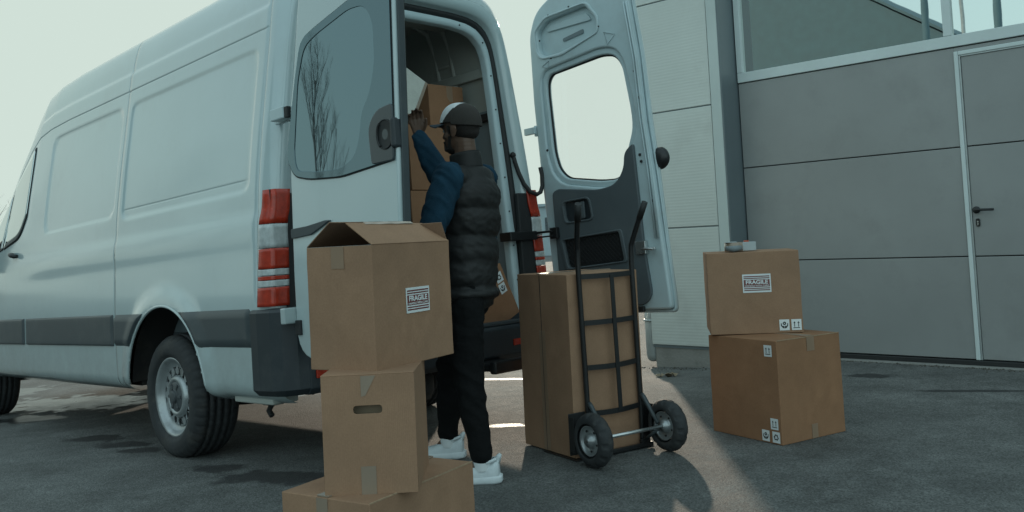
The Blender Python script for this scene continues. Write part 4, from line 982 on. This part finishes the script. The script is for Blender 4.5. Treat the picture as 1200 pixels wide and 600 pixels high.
# pale carton being pulled out of the hold by the person
held = empty('held_box', (0, 0, 0), 0, 'pale grey box tilted in the hold, its corner held by the reaching hand', 'box')
held.matrix_world = VM @ T(-.10, .085, 1.800) @ Matrix.Rotation(R(28), 4, 'X') 
m_pale = cardboard('pale_cardboard', (.60, .62, .56))
o = carton_body('carton', held, .22, .26, .245, m_pale, seed=27); o.location = (.22, 0, 0)
b = B().box(-.005, -.002, .002, .020, .004, .242); b.done('flap_edge', M['tape_clear'], held, bev=.001)

# tape dispenser on the right stack
td = empty('tape_dispenser', (1.047+.195*math.cos(R(-9.19))+.05*.16, 4.977-.195*.16+.06, .9755+.0025), R(-9.19), 'clear and grey tape dispenser with a roll of tape lying on the smaller right box', 'tape dispenser')
b = B().lathe([(.036, 0), (.052, 0), (.052, .048), (.036, .048), (.036, 0)], 36, T(-.035, .02, .004)); b.done('tape_roll', M['tape_clear'], td)
b = B(); b.box(-.005, .082, -.005, .045, .004, .052); b.box(-.085, -.02, -.03, .07, .052, .056); b.done('dispenser_frame', M['tgrey'], td, bev=.004)
b = B(); b.tube([(-.085, -.035, .022), (-.04, -.045, .018), (0, -.03, .022)], [.012, .018, .014], 10); b.done('grip', mat('grey_rubber_grip', (.18, .21, .22), .5), td)
b = B().box(.018, .045, .0, .03, .0525, .060); b.done('blade_guard', M['orange'], td, bev=.002)

# ------------------------------------------------------------------ hand truck (x along the box face, y into the box, z up)
ht = empty('hand_truck', (.251, 4.55, 0), R(32.3), 'black two-wheeled hand truck with pneumatic tyres carrying the tall box', 'hand truck')
def curve_pts(p, n=6):
    p = [Vector(x) for x in p]; out = []
    for i in range(len(p)-1):
        p0, p1, p2, p3 = p[max(i-1, 0)], p[i], p[i+1], p[min(i+2, len(p)-1)]
        for k in range(n):
            t = k/n; out.append(.5*((2*p1)+(p2-p0)*t+(2*p0-5*p1+4*p2-p3)*t*t+(-p0+3*p1-3*p2+p3)*t**3))
    return out+[p[-1]]
for xb, xt, xh in ((.072, .056, .055), (.415, .403, .403)):
    sp_ = -.070 if xb < .2 else .008
    b = B().tube(curve_pts([(xb, -.020, .03), (xb, -.022, .25), ((xb+xt)/2, -.024, .6), (xt, -.026, .92), (xh, -.030, 1.03), (xh+sp_*.15, -.042, 1.07), (xh+sp_*.6, -.100, 1.18), (xh+sp_, -.150, 1.265)]), .0135, 12); rail = b.done('side_rail', M['black'], ht)
    b = B().tube([(xh+sp_*.62, -.105, 1.185), (xh+sp_, -.151, 1.268)], .0165, 12); b.done('hand_grip', M['rubber'], rail)
for k, z in enumerate((.905, .672, .450, .222)):
    b = B(); n = 14; pts = [(.060+.352*i/n, -.022-.016*math.sin(math.pi*i/n), z-.002*math.sin(math.pi*i/n)*(1 if k < 2 else 3)) for i in range(n+1)]
    for (p, q2) in zip(pts[:-1], pts[1:]):
        b.bm.faces  # flat strap, one continuous band
    top = []
    for p in pts: top.append([b.bm.verts.new((p[0], p[1]-d, p[2]+dz)) for d, dz in ((0, -.013), (.005, -.013), (.005, .013), (0, .013))])
    for a_, c_ in zip(top[:-1], top[1:]):
        for j in range(4): b.bm.faces.new((a_[j], a_[(j+1) % 4], c_[(j+1) % 4], c_[j]))
    b.bm.faces.new(top[0]); b.bm.faces.new(list(reversed(top[-1])))
    b.done('cross_bar', M['black'], ht)
b = B(); n = 10
vs = [[b.bm.verts.new((.252+.012*(1-t)+dx, -.042-dd, .215+.69*t)) for dx, dd in ((-.012, 0), (.012, 0), (.012, .005), (-.012, .005))] for t in [i/n for i in range(n+1)]]
for a_, c_ in zip(vs[:-1], vs[1:]):
    for j in range(4): b.bm.faces.new((a_[j], a_[(j+1) % 4], c_[(j+1) % 4], c_[j]))
b.bm.faces.new(vs[0]); b.bm.faces.new(list(reversed(vs[-1]))); b.done('centre_strap', M['black'], ht)
b = B(); b.box(-.02, .475, -.04, .26, .001, .0055); b.done('toe_plate', M['black'], ht, bev=.002)
for x0, x1 in ((-.045, .058), (.430, .470)):
    b = B(); b.box(x0, x1, -.018, -.012, .03, .235); b.box(x0, x0+.006 if x0 < 0 else x1, -.060, -.018, .05, .22) if x0 < 0 else b.box(x1-.006, x1, -.06, -.018, .05, .22); b.done('side_plate', M['black'], ht, bev=.003)
b = B()
for xx in (.075, .415): b.box(xx-.03, xx+.03, -.05, -.03, .012, .045)
b.box(.02, .46, -.055, -.035, .008, .028); b.done('foot_bar', M['black'], ht, bev=.003)
for xx, xe in ((.072, .055), (.413, .395)):
    b = B().tube([(xx, -.035, .275), (xx, -.050, .262), (xe+.01, -.16, .145)], [.012, .013, .010], 8); b.tube([(xe+.01, -.165, .118), (xx, -.04, .04)], .009, 8); b.done('axle_brace', M['plastic'], ht)
b = B().tube([(-.06, -.18, .130), (.50, -.18, .130)], .0095, 12); b.done('axle', M['chrome'], ht)
for wx, sg in ((-.02, -1), (.452, 1)):
    mx = T(wx, -.18, .1305) @ Matrix.Rotation(R(90), 4, 'Y')
    w = B().lathe([(.068, -.028), (.073, -.030), (.070, -.022), (.055, -.014), (.040, -.010), (.032, -.016), (.030, -.034), (.016, -.036), (.016, -.040), (0.0, -.040)], 36, mx)
    w.lathe([(.068, .028), (.073, .030), (.070, .022), (.055, .014), (.040, .010), (.032, .016), (.030, .034), (.016, .036), (.016, .040), (0.0, .040)], 36, mx)
    w.tube([mx @ Vector((.05*math.cos(a), .05*math.sin(a), -.02)) for a in (.4, .4001)], .004, 6) if False else None
    wheel = w.done('wheel', M['steel'], ht)
    n_h = B()
    for i in range(5):
        a = 2*math.pi*i/5; 
        for zz in (-.0165, .0165): B().sphere(mx @ Vector((.050*math.cos(a), .050*math.sin(a), zz)), .0065, 1).done('wheel_bolt', M['under'], wheel)
    R1, wd = .130, .040
    prof = []
    for i in range(25):
        a = math.pi*(-.62+1.24*i/24); r0 = .094+.036*math.cos(a)+.0; prof.append((.092+(R1-.092)*max(-.62, math.cos(a))**1 if math.cos(a) > 0 else .092+.030*math.cos(a)*1.0, wd*math.sin(a)*(1.0 if abs(math.sin(a)) < .999 else 1)))
    def md2(i, k, r, h):
        if r > .112:
            q2 = (k//2+(3 if h > 0 else 0)) % 6
            if q2 in (0, 1) and abs(h) > .008: return r-.0055, h
            if abs(h) < .003: return r-.003, h
        return r, h
    tt = B().lathe(prof, 144, mx, md2); ty = tt.done('tyre', M['tyre'], wheel)

# ------------------------------------------------------------------ person
px, py = -.20, 4.50
per = empty('person', (px, py, gz(px, py)), 0, 'person in blue sweater, black padded vest and cap, reaching up into the van hold', 'person')
Z0 = gz(px, py)
def P(x, y, z): return Vector((x-px, y-py, z-Z0))
Fv = Vector((-.86, .51, 0)).normalized(); Lv = Vector((-Fv.y, Fv.x, 0)); U = Vector((0, 0, 1))
Rb = Matrix((Fv, Lv, U)).transposed()            # columns forward, left, up
HG = Vector((-.85, .53, 0)).normalized(); HL = Vector((-HG.y, HG.x, 0)); HU = Vector((0, 0, 1))
Rh = Matrix((HG, HL, HU)).transposed() @ Matrix.Rotation(R(4), 3, 'Y')
hc = P(-.238, 4.50, 1.665)
def hp_(f, l, u): return hc + Rh @ Vector((f, l, u))
chest = P(-.205, 4.50, 1.30); pelvis = P(-.195, 4.47, .93)
shL = P(-.300, 4.34, 1.425); elL = P(-.395, 4.27, 1.165); wrL = P(-.56, 4.40, 1.06)
shR = P(-.150, 4.66, 1.43); elR = P(-.385, 4.76, 1.475); wrR = P(-.478, 4.80, 1.675)
hipL = P(-.240, 4.40, .92); knL = P(-.252, 4.31, .50); anL = P(-.205, 4.225, .085)
hipR = P(-.220, 4.56, .92); knR = P(-.345, 4.64, .50); anR = P(-.395, 4.735, .095)
items = [('e', hp_(.0, 0, .035), (.098, .076, .098), Rh), ('e', hp_(.028, 0, -.035), (.068, .060, .072), Rh), ('e', hp_(.050, 0, -.078), (.040, .040, .034), Rh),
         ('e', hp_(.096, 0, -.012), (.018, .013, .020), Rh), ('c', hp_(.086, 0, .018), hp_(.106, 0, -.016), .009, .012), ('e', hp_(.088, 0, -.052), (.014, .024, .010), Rh), ('e', hp_(.085, 0, -.066), (.014, .022, .009), Rh), ('e', hp_(.083, 0, .028), (.018, .048, .010), Rh),
         ('c', P(-.215, 4.50, 1.46), hp_(-.012, 0, -.06), .060, .056)]
for sg in (1, -1):
    items += [('e', hp_(.045, .046*sg, -.022), (.030, .018, .024), Rh), ('e', hp_(-.006, .078*sg, -.006), (.018, .009, .030), Rh), ('e', hp_(-.010, .083*sg, .004), (.020, .006, .024), Rh), ('e', hp_(-.002, .078*sg, -.030), (.010, .008, .010), Rh)]
# trunk, arms and legs of the same continuous body, inside the clothes
items += [('e', chest, (.10, .15, .20), Rb), ('e', P(-.215, 4.49, 1.08), (.08, .11, .18), Rb), ('e', pelvis+Vector((-.03, 0, 0)), (.070, .095, .09), Rb), ('c', shL, shR, .05, .05),
          ('c', shL, elL, .048, .038), ('c', elL, wrL, .038, .026), ('c', shR, elR, .048, .038), ('c', elR, wrR, .036, .026),
          ('c', hipL.lerp(hipR, .15), knL, .055, .045), ('c', knL, anL, .042, .030), ('c', hipR.lerp(hipL, .15), knR, .055, .045), ('c', knR, anR, .042, .030),
          ('c', anL, anL+Vector((-.08, .01, -.052)), .030, .014), ('c', anR, anR+Vector((-.08, .01, -.064)), .030, .014)]
def hand(w, d, pn, sp, flip):
    """w wrist, d along the hand, pn palm normal (curl side), sp sideways towards the thumb"""
    d = d.normalized(); sp = (sp-d*sp.dot(d)).normalized(); pn = d.cross(sp)*flip; it = []
    for k in (-.028, -.010, .010, .028): it.append(('c', w+d*.012+sp*k*.45, w+d*.080+sp*k, .014, .0125))
    for k, (off_, ln, cu) in enumerate(((.033, .070, .65), (.011, .080, .55), (-.011, .074, .6), (-.032, .058, .75))):
        b0 = w+d*.086+sp*off_*1.02; a1 = cu*.6; a2 = cu*1.7
        p1 = b0+(d*math.cos(a1)+pn*math.sin(a1))*ln*.48; p2 = p1+(d*math.cos(a2)+pn*math.sin(a2))*ln*.32; p3 = p2+(d*math.cos(a2+.5)+pn*math.sin(a2+.5))*ln*.22
        it += [('c', b0-d*.01, b0, .0110, .0100), ('c', b0, p1, .0100, .0088), ('c', p1, p2, .0088, .0080), ('c', p2, p3, .0080, .0070)]
    t0 = w+d*.025+sp*.026; t1 = t0+(d*.75+sp*.55+pn*.35).normalized()*.040; t2 = t1+(d*.9+sp*.15+pn*.45).normalized()*.030
    it += [('c', t0, t1, .0135, .0105), ('c', t1, t2, .0100, .0085)]
    return it
items += [('c', wrR-(wrR-elR).normalized()*.04, wrR+(wrR-elR).normalized()*.02, .026, .023)]
items += hand(wrR+(wrR-elR).normalized()*.012, Vector((-.10, -.02, 1)), None, Vector((1, .05, .25)), -1) if True else []
items += hand(wrL+(wrL-elL).normalized()*.02, (wrL-elL), None, Vector((.2, .1, 1)), 1)
blob('body', items, .0048, M['skin'], per, 3)
# face details
b = B()
for sg in (1, -1): b.sphere(hp_(.077, .030*sg, .010), .0115, 2)
b.done('eye', M['white'], per)
b = B()
for sg in (1, -1): b.sphere(hp_(.0865, .031*sg, .010), .005, 2)
b.done('iris', M['lab_black'], per)
# hair at nape and sides, short beard
blob('hair', [('e', hp_(-.018, 0, .020), (.086, .0785, .076), Rh), ('e', hp_(-.034, 0, -.016), (.062, .062, .040), Rh), ('c', hp_(.030, .070, .020), hp_(.028, .066, -.01), .010, .007), ('c', hp_(.030, -.070, .020), hp_(.028, -.066, -.01), .010, .007)], .005, M['hair'], per, 3)
blob('beard', [('e', hp_(.048, 0, -.084), (.045, .044, .030), Rh), ('c', hp_(.030, .060, -.03), hp_(.050, .040, -.082), .010, .014), ('c', hp_(.030, -.060, -.03), hp_(.050, -.040, -.082), .010, .014), ('c', hp_(.096, .024, -.044), hp_(.096, -.024, -.044), .0055, .0055), ('c', hp_(.088, .028, -.046), hp_(.078, .032, -.085), .006, .012), ('c', hp_(.088, -.028, -.046), hp_(.078, -.032, -.085), .006, .012)], .0045, M['hair'], per, 2)
# cap: crown, white front, brim
Rc = Rh @ Matrix.Rotation(R(-9), 3, 'Y')
cc0 = hp_(-.004, 0, .040)
def cp(f, l, u): return cc0+Rc @ Vector((f, l, u))
def crown_mesh(name, sel, m, k=1.0):
    bb = B(); nu, nv = 168, 54; V_ = []
    for i in range(nu):
        th = 2*math.pi*i/nu; row = []
        for j in range(nv+1):
            ph = (math.pi/2)*j/nv; r_ = math.cos(ph)**.72; zz = math.sin(ph)
            f = .113*k*r_*math.cos(th); l = .091*k*r_*math.sin(th); u = -.004+.104*k*zz-(.012*(1-j/nv) if math.cos(th) < 0 else 0)
            seam_ = .0015*max(0, 1-abs(((th/(math.pi/3))+.5) % 1-.5)*12) if j < nv-1 else 0
            row.append(bb.bm.verts.new(cp(f*(1-seam_*4), l*(1-seam_*4), u)))
        V_.append(row)
    for i in range(nu):
        for j in range(nv):
            th = 2*math.pi*(i+.5)/nu
            if th > math.pi: th -= 2*math.pi
            if sel(th, (j+.5)/nv):
                q2 = bb.bm.faces.new((V_[i][j], V_[(i+1) % nu][j], V_[(i+1) % nu][j+1], V_[i][j+1])) if j < nv-1 else bb.bm.faces.new((V_[i][j], V_[(i+1) % nu][j], V_[i][nv]))
                q2.smooth = True
    bmesh.ops.delete(bb.bm, geom=[v for v in bb.bm.verts if not v.link_faces], context='VERTS')
    o_ = bb.done(name, m, None); sm = o_.modifiers.new('t', 'SOLIDIFY'); sm.thickness = .003; sm.offset = -1; return o_
front = lambda th, v: .95*math.cos(v*math.pi/2)**.72*math.cos(th)+.70*math.sin(v*math.pi/2) > .50
cap = crown_mesh('cap', lambda th, v: not front(th, v), M['cap_dark']); cap.parent = per
cf = crown_mesh('cap_front', front, M['cap_white'], 1.006); cf.parent = cap
b = B()
def brim(u, v, dz=0):
    th = R(-62+124*u); r_ = v; f = .109*math.cos(th)*(1)+r_*.074*math.cos(th*.92)**.6*1.0; l = .086*math.sin(th)*(1+.02*r_); z = -.004-.004*r_-.018*(math.sin(th))**2*(.5+r_)+dz
    return cp(f, l, z)
b.grid(lambda u, v: brim(u, v), 24, 8)
o = b.done('cap_brim', M['cap_blue'], cap); md = o.modifiers.new('t', 'SOLIDIFY'); md.thickness = .004
b = B().sphere(cp(0, 0, .102), .007, 1); b.done('cap_button', M['cap_dark'], cap)
def folds(amp, sx, sz, seed, tilt=.5):
    """cloth folds: ridged noise stretched along a slanted direction"""
    def f(co):
        out = np.empty(len(co), np.float32); off = Vector((seed*3.1, seed*7.7, seed))
        for i, c in enumerate(co):
            v = Vector((float(c[0]), float(c[1]), float(c[2]))); q = Vector((v.x*sx, v.y*sx, (v.z+tilt*(v.x+.6*v.y))*sz))+off
            w = mnoise.noise(v*5+off); n1 = 1-abs(mnoise.noise(q+Vector((0, 0, w*1.2))))*2.6; n2 = mnoise.noise(q*2.3)
            out[i] = amp*(max(n1, -.4)*.9+.35*n2-.3)
        return out
    return f
def wrinkle(sc, amp, seed=0):
    def f(co):
        x, y, z = co[:, 0], co[:, 1], co[:, 2]
        return (amp*(np.sin(sc*(z*1.0+x*.6)+seed)*np.sin(sc*.63*(y*1.4-z*.5)+seed*2)+.6*np.sin(sc*1.9*(z*.8-x*.9+y*.4)+seed*3)+.35*np.sin(sc*3.1*(z+.5*y)+seed))).astype(np.float32)
    return f
# trousers
trs = blob('trousers', [('e', pelvis+Vector((-.035, 0, .02)), (.098, .138, .10), Rb), ('e', P(-.232, 4.47, .84), (.100, .132, .12), Rb), ('c', hipL, knL, .088, .078), ('c', knL, anL+Vector((0, 0, .045)), .078, .054), ('c', hipR, knR, .086, .088), ('c', knR, anR+Vector((0, 0, .035)), .088, .054)], .008, M['pants'], per, 5, folds(.0085, 5, 11, 1, .7))
wc = P(-.226, 4.475, 0)
for v in trs.data.vertices:            # waistband tucked inside the vest
    k = 1-.20*smooth01((v.co.z-.80)/.07)
    v.co.x = wc.x+(v.co.x-wc.x)*k; v.co.y = wc.y+(v.co.y-wc.y)*k
# sweater: sleeves, shoulders and waist part under the vest
blob('sweater', [('e', chest, (.118, .168, .20), Rb), ('e', P(-.20, 4.49, 1.10), (.105, .14, .17), Rb), ('c', shL, shL.lerp(elL, .5), .078, .078), ('c', shL.lerp(elL, .5), elL, .078, .066), ('c', elL, wrL, .062, .043), ('c', shR, elR, .082, .068), ('c', elR, elR.lerp(wrR, .55), .068, .056), ('c', elR.lerp(wrR, .55), wrR, .056, .042), ('c', shL, shR, .055, .055)], .008, M['sweat'], per, 5, folds(.0075, 8, 15, 2, .9))
# quilted vest with collar: horizontal puffs
def quilt(co):
    z = co[:, 2]; ph = (z-.83)/.062+.16*np.sin(co[:, 0]*9+co[:, 1]*6)+.10*np.sin(co[:, 0]*23-co[:, 1]*17); puff = np.abs(np.sin(np.pi*ph))**.32
    w = (.0020*np.sin(61*(co[:, 0]-co[:, 1]*.7)+5*np.sin(17*z))+.0016*np.sin(113*(co[:, 0]*.6+co[:, 1])+9*np.sin(23*z)))*np.sin(np.pi*ph)
    fade = np.clip((1.46-z)/.04, 0, 1)
    return ((.0040*puff-.0035+w*.6+folds(.0035, 13, 21, 5, .4)(co))*fade).astype(np.float32)
blob('padded_vest', [('e', P(-.202, 4.485, 1.33), (.138, .172, .13), Rb), ('e', P(-.208, 4.49, 1.22), (.140, .170, .16), Rb), ('e', P(-.215, 4.485, 1.06), (.130, .162, .17), Rb), ('e', P(-.222, 4.475, .95), (.126, .160, .12), Rb), ('c', P(-.222, 4.475, .92), P(-.226, 4.475, .865), .126, .126), ('e', P(-.226, 4.475, .855), (.136, .168, .050), Rb),
                     ('c', P(-.150, 4.605, 1.425), P(-.262, 4.385, 1.42), .068, .068), ('e', P(-.20, 4.50, 1.43), (.100, .13, .07), Rb)], .0085, M['vest'], per, 6, quilt)
b = B()
def collar(u, v):
    a = 2*math.pi*u+.4; r_ = 1-.06*v; c = P(-.218-.008*v, 4.50, 1.462+.088*v); return c+Rb @ Vector((.084*r_*math.cos(a), .080*r_*math.sin(a), .012*math.cos(a)*-1))
b.grid(collar, 36, 6); o = b.done('vest_collar', M['vest'], per); md = o.modifiers.new('t', 'SOLIDIFY'); md.thickness = .014
# armhole piping on the near side
ah = []
for i in range(28):
    a = 2*math.pi*i/28; ah.append(shL+Vector((.012, .018, -.055))+Fv*.085*math.cos(a)+U*.105*math.sin(a)+Lv*(.004))
# shoes
def shoe(an, d, name_suffix=''):
    d = Vector(d).normalized(); s_ = Vector((-d.y, d.x, 0)); base = Vector((an.x, an.y, 0)) - d*.078
    def S(f, l, u): return base+d*f+s_*l+Vector((0, 0, u))
    L_s = .295; prof = [(0, .030, .075, .115), (.03, .036, .030, .098), (.07, .038, .018, .090), (.11, .040, .018, .084), (.15, .045, .018, .068), (.20, .049, .018, .056), (.245, .046, .020, .046), (.28, .032, .026, .038), (.293, .012, .03, .034)]
    b1_ = B(); nv = 14; rings = []
    for f, w, zb, zt in prof:
        zt_ = zt; rings.append([b1_.bm.verts.new(S(f, w*math.cos(math.pi*k/nv), .022+(zt_-.022)*math.sin(math.pi*k/nv)**.75)) for k in range(nv+1)])
    for a_, c_ in zip(rings[:-1], rings[1:]):
        for k in range(nv): b1_.bm.faces.new((a_[k], a_[k+1], c_[k+1], c_[k])).smooth = True
    b1_.bm.faces.new(rings[0]); b1_.bm.faces.new(rings[-1])
    up_ = b1_.done('shoe', M['shoe'], per)
    b2_ = B(); so_ = []
    for f, w, z in ((-.014, .012, .010), (-.010, .026, .006), (.0, .034, .004), (.03, .040, .001), (.08, .040, .001), (.13, .043, .001), (.18, .050, .001), (.23, .051, .002), (.27, .040, .006), (.292, .026, .012), (.300, .010, .016)):
        so_.append((f, w, z))
    r0 = []
    for f, w, z in so_: r0.append([b2_.bm.verts.new(S(f, l*w, zz)) for l, zz in ((-.92, z), (-1, z+.008), (-.98, .030), (-.86, .036), (.86, .036), (.98, .030), (1, z+.008), (.92, z))])
    for a_, c_ in zip(r0[:-1], r0[1:]):
        for k in range(8): b2_.bm.faces.new((a_[k], a_[(k+1) % 8], c_[(k+1) % 8], c_[k])).smooth = True
    b2_.bm.faces.new(r0[0]); b2_.bm.faces.new(list(reversed(r0[-1]))); b2_.done('sole', M['sole'], up_)
    b3_ = B(); b3_.tube([S(.012, 0, .095), S(.0, 0, .118), S(-.008, 0, .130)], [.018, .013, .007], 8); b3_.tube([S(.05+.035*math.cos(t), .030*math.sin(t), .098-.010*math.cos(t)) for t in [i*2*math.pi/16 for i in range(16)]], .008, 6, closed=True); b3_.done('heel_tab', M['shoe'], up_)
    b4_ = B().lathe([(.040, .06), (.041, .10), (.041, .13), (.041, .16)], 20, T(an.x, an.y, 0)); b4_.done('sock', M['cap_white'], per)
sL = Vector((anL.x, anL.y, 0)); sR = Vector((anR.x, anR.y, 0))
shoe(sL+Vector((0.005, 0, 0)), (-.97, .10, 0)); shoe(sR, (-.95, .12, 0))

# ------------------------------------------------------------------ grit swept against the wall
b = B(); rg = random.Random(4)
for i in range(900):
    sx = rg.uniform(-3.2, 1.9); dy = (.28 if sx > .8 else .10)+abs(rg.gauss(0, .10 if sx > .8 else .05)); p = GP+WT*sx+WN*dy; z = gz(p.x, p.y); r_ = rg.uniform(.003, .009)*(1 if i % 14 else 1.8)
    a = rg.uniform(0, 6); vs_ = [b.bm.verts.new((p.x+r_*math.cos(a+k*2.1)*rg.uniform(.7, 1.3), p.y+r_*math.sin(a+k*2.1)*rg.uniform(.7, 1.3), z)) for k in range(3)]; tp = b.bm.verts.new((p.x, p.y, z+r_*rg.uniform(.5, 1.1)))
    for k in range(3): b.bm.faces.new((vs_[k], vs_[(k+1) % 3], tp))
tag(b.done('wall_grit', mat('dark_grit', (.07, .065, .055), .9, var=.4, vscale=30)), 'dark grit and small stones swept along the foot of the warehouse', 'grit', kind='stuff')

# ------------------------------------------------------------------ dead leaves by the concrete base
for i, (lx, ly, sz_, lb) in enumerate(((1.13, 7.52, .8, 'smallest dead leaf below the ribbed wall, nearest the drain pipe'), (1.20, 7.50, 1.1, 'middle of the three dead leaves on the asphalt below the ribbed wall'), (1.27, 7.54, 1.0, 'dead leaf below the ribbed wall, farthest from the drain pipe'))):
    b = B(); b.grid(lambda u, v: Vector(((u-.5)*.07*math.sin(math.pi*(.1+.8*v))**.6, (v-.5)*.09, .012+.02*math.sin(u*5+i)*math.sin(v*4))), 6, 6)
    o = b.done('dead_leaf', M['leaf']); o.location = (lx, ly, gz(lx, ly)+.006); o.rotation_euler = (0, 0, i*1.3); o.scale = (sz_, sz_, sz_)
    tag(o, lb, 'leaf', 'dead leaves below the wall')

# ------------------------------------------------------------------ bare trees across the yard (seen in the van's paint and glass) and far left
def bare_tree(loc, h, seed, label, spread=.35, upright=.8, twigs=5):
    rnd = random.Random(seed); root = empty('bare_tree', loc, rnd.uniform(0, 6), label, 'tree', None)
    tb = B(); cb = B()
    def br(p, d, ln, r, lvl, bb):
        pts = [p]; rs = [r]; n = 4
        for i in range(n):
            d = (d+Vector((rnd.uniform(-1, 1), rnd.uniform(-1, 1), rnd.uniform(-.2, .6)))*.10+Vector((0, 0, 1))*.05*upright).normalized(); p = p+d*ln/n; pts.append(p); rs.append(r*(1-.6*(i+1)/n))
        bb.tube(pts, rs, 5 if lvl < 2 else 3, cap=False)
        if lvl < 4:
            k = (16, 7, 5, 4)[lvl]
            for i in range(k):
                t_ = .22+.75*(i+rnd.random())/k if lvl == 0 else .2+.8*rnd.random(); j = min(int(t_*n), n-1); q2 = pts[j].lerp(pts[j+1], t_*n-j)
                a = rnd.uniform(0, 2*math.pi); side = Vector((math.cos(a), math.sin(a), 0)); dd = (d*upright+side*spread*(1+lvl*.25)*1.6+Vector((0, 0, .35))).normalized()
                br(q2, dd, ln*(.42 if lvl == 0 else .55)*rnd.uniform(.7, 1.1)*(1.15-t_*.5), r*.36, lvl+1, cb)
    br(Vector((0, 0, -.1)), Vector((0, 0, 1)), h, h*.0065, 0, tb)
    tb.done('trunk', M['bark'], root); cb.done('crown', M['bark'], root); return root
def tz(x, y): return gz(x, y)
for i, (x, y, h, sp, lb) in enumerate(((-49.5, 13.6, 11.5, .20, 'slender upright bare tree across the yard, mirrored in the rear door glass'), (-46, 24.5, 12.5, .45, 'broadest bare tree across the yard, mirrored in the rear side panel of the van'), (-44, 30, 9.5, .45, 'bare tree across the yard mirrored in the front side panel of the van'), (-52, 11.5, 5.0, .45, 'smallest bare tree across the yard, next to the slender one'), (-45, 19.5, 8.0, .5, 'bushy bare tree across the yard between the slender and the broadest one'))):
    bare_tree((x, y, tz(x, y)), h, 30+i, lb, sp, .9 if sp > .3 else 1.3)
for i, (x, y, h, lb) in enumerate(((-38, 17.0, 5.5, 'low dense bare thicket tree in front of the tall row across the yard'), (-39, 22.5, 6.5, 'dense bare thicket tree across the yard, mirrored below the broadest tree'), (-37, 27.5, 5.0, 'farthest low bare thicket tree across the yard'), (-36, 13.5, 3.6, 'lowest bare thicket tree across the yard'))):
    bare_tree((x, y, tz(x, y)), h, 70+i, lb, .9, .5)
bare_tree((-35.5, 61, -.4), 8.2, 50, 'faint bare tree beyond the cab of the van', .5, .8)
# hedge line and low shrubs reflected along the yard edge
# ------------------------------------------------------------------ far pale building in the gap by the right door
fb = empty('distant_building', (2.3, 66, -.4), 0, 'small pale far building seen in the gap beside the right van door', 'building')
b = B().box(-6, 3, 0, 8, 0, 3.6); w_ = b.done('wall', M['farw'], fb, bev=.02)
b = B().box(-6.2, 3.2, -.2, 8.2, 3.602, 3.8); b.done('roof', M['farw'], fb)
for k in range(6):
    b = B().box(-5.2+k*1.3, -4.4+k*1.3, -.03, .05, 1.7, 2.8); b.done('window', M['farwin'], fb)
# ------------------------------------------------------------------ gabled hall opposite (mirrored in the upper panes)
hall = empty('gabled_hall', tuple(GP+WT*12.4+WN*21)[:2]+(0,), math.atan2(WT.y, WT.x), 'dark gabled hall across the yard facing the sectional door', 'building')
b = B(); mxh = basis((0, 0, 0), (1, 0, 0), (0, 0, 1))
b.prism([(-7.3, -.5), (7.3, -.5), (7.3, 6.25), (0, 11.3), (-7.3, 6.25)], mxh, -12) ; b.done('wall', M['opp'], hall)
b = B(); b.box(0, 8.95, -.06, 12.4, 0, .08, Matrix.Translation((0, 0, 11.36)) @ Matrix.Rotation(R(34.7), 4, 'Y')); b.box(-8.95, 0, -.06, 12.4, 0, .08, Matrix.Translation((0, 0, 11.36)) @ Matrix.Rotation(R(-34.7), 4, 'Y')); b.done('roof', M['opp'], hall)
for k, (s, w_, z1, lb) in enumerate(((5.65, .20, 9.5, 'thick dark post across the yard beside the gabled hall'), (4.65, .10, 9.0, 'slim pale post across the yard beyond the gabled hall'), (3.75, .20, 9.5, 'thick dark post across the yard farthest from the gabled hall'))):
    p = GP+WT*s+WN*20.2
    pe = empty('steel_post', (p.x, p.y, gz(p.x, p.y)), 0, lb, 'post')
    b = B().tube([(0, 0, -.1), (0, 0, z1)], w_*.5, 12); b.done('shaft', M['opp'] if w_ > .15 else M['galv'], pe)
    b = B().lathe([(w_*.5, 0), (w_, .01), (w_, .05), (w_*.5, .06)], 12); b.done('base_flange', M['galv'], pe)
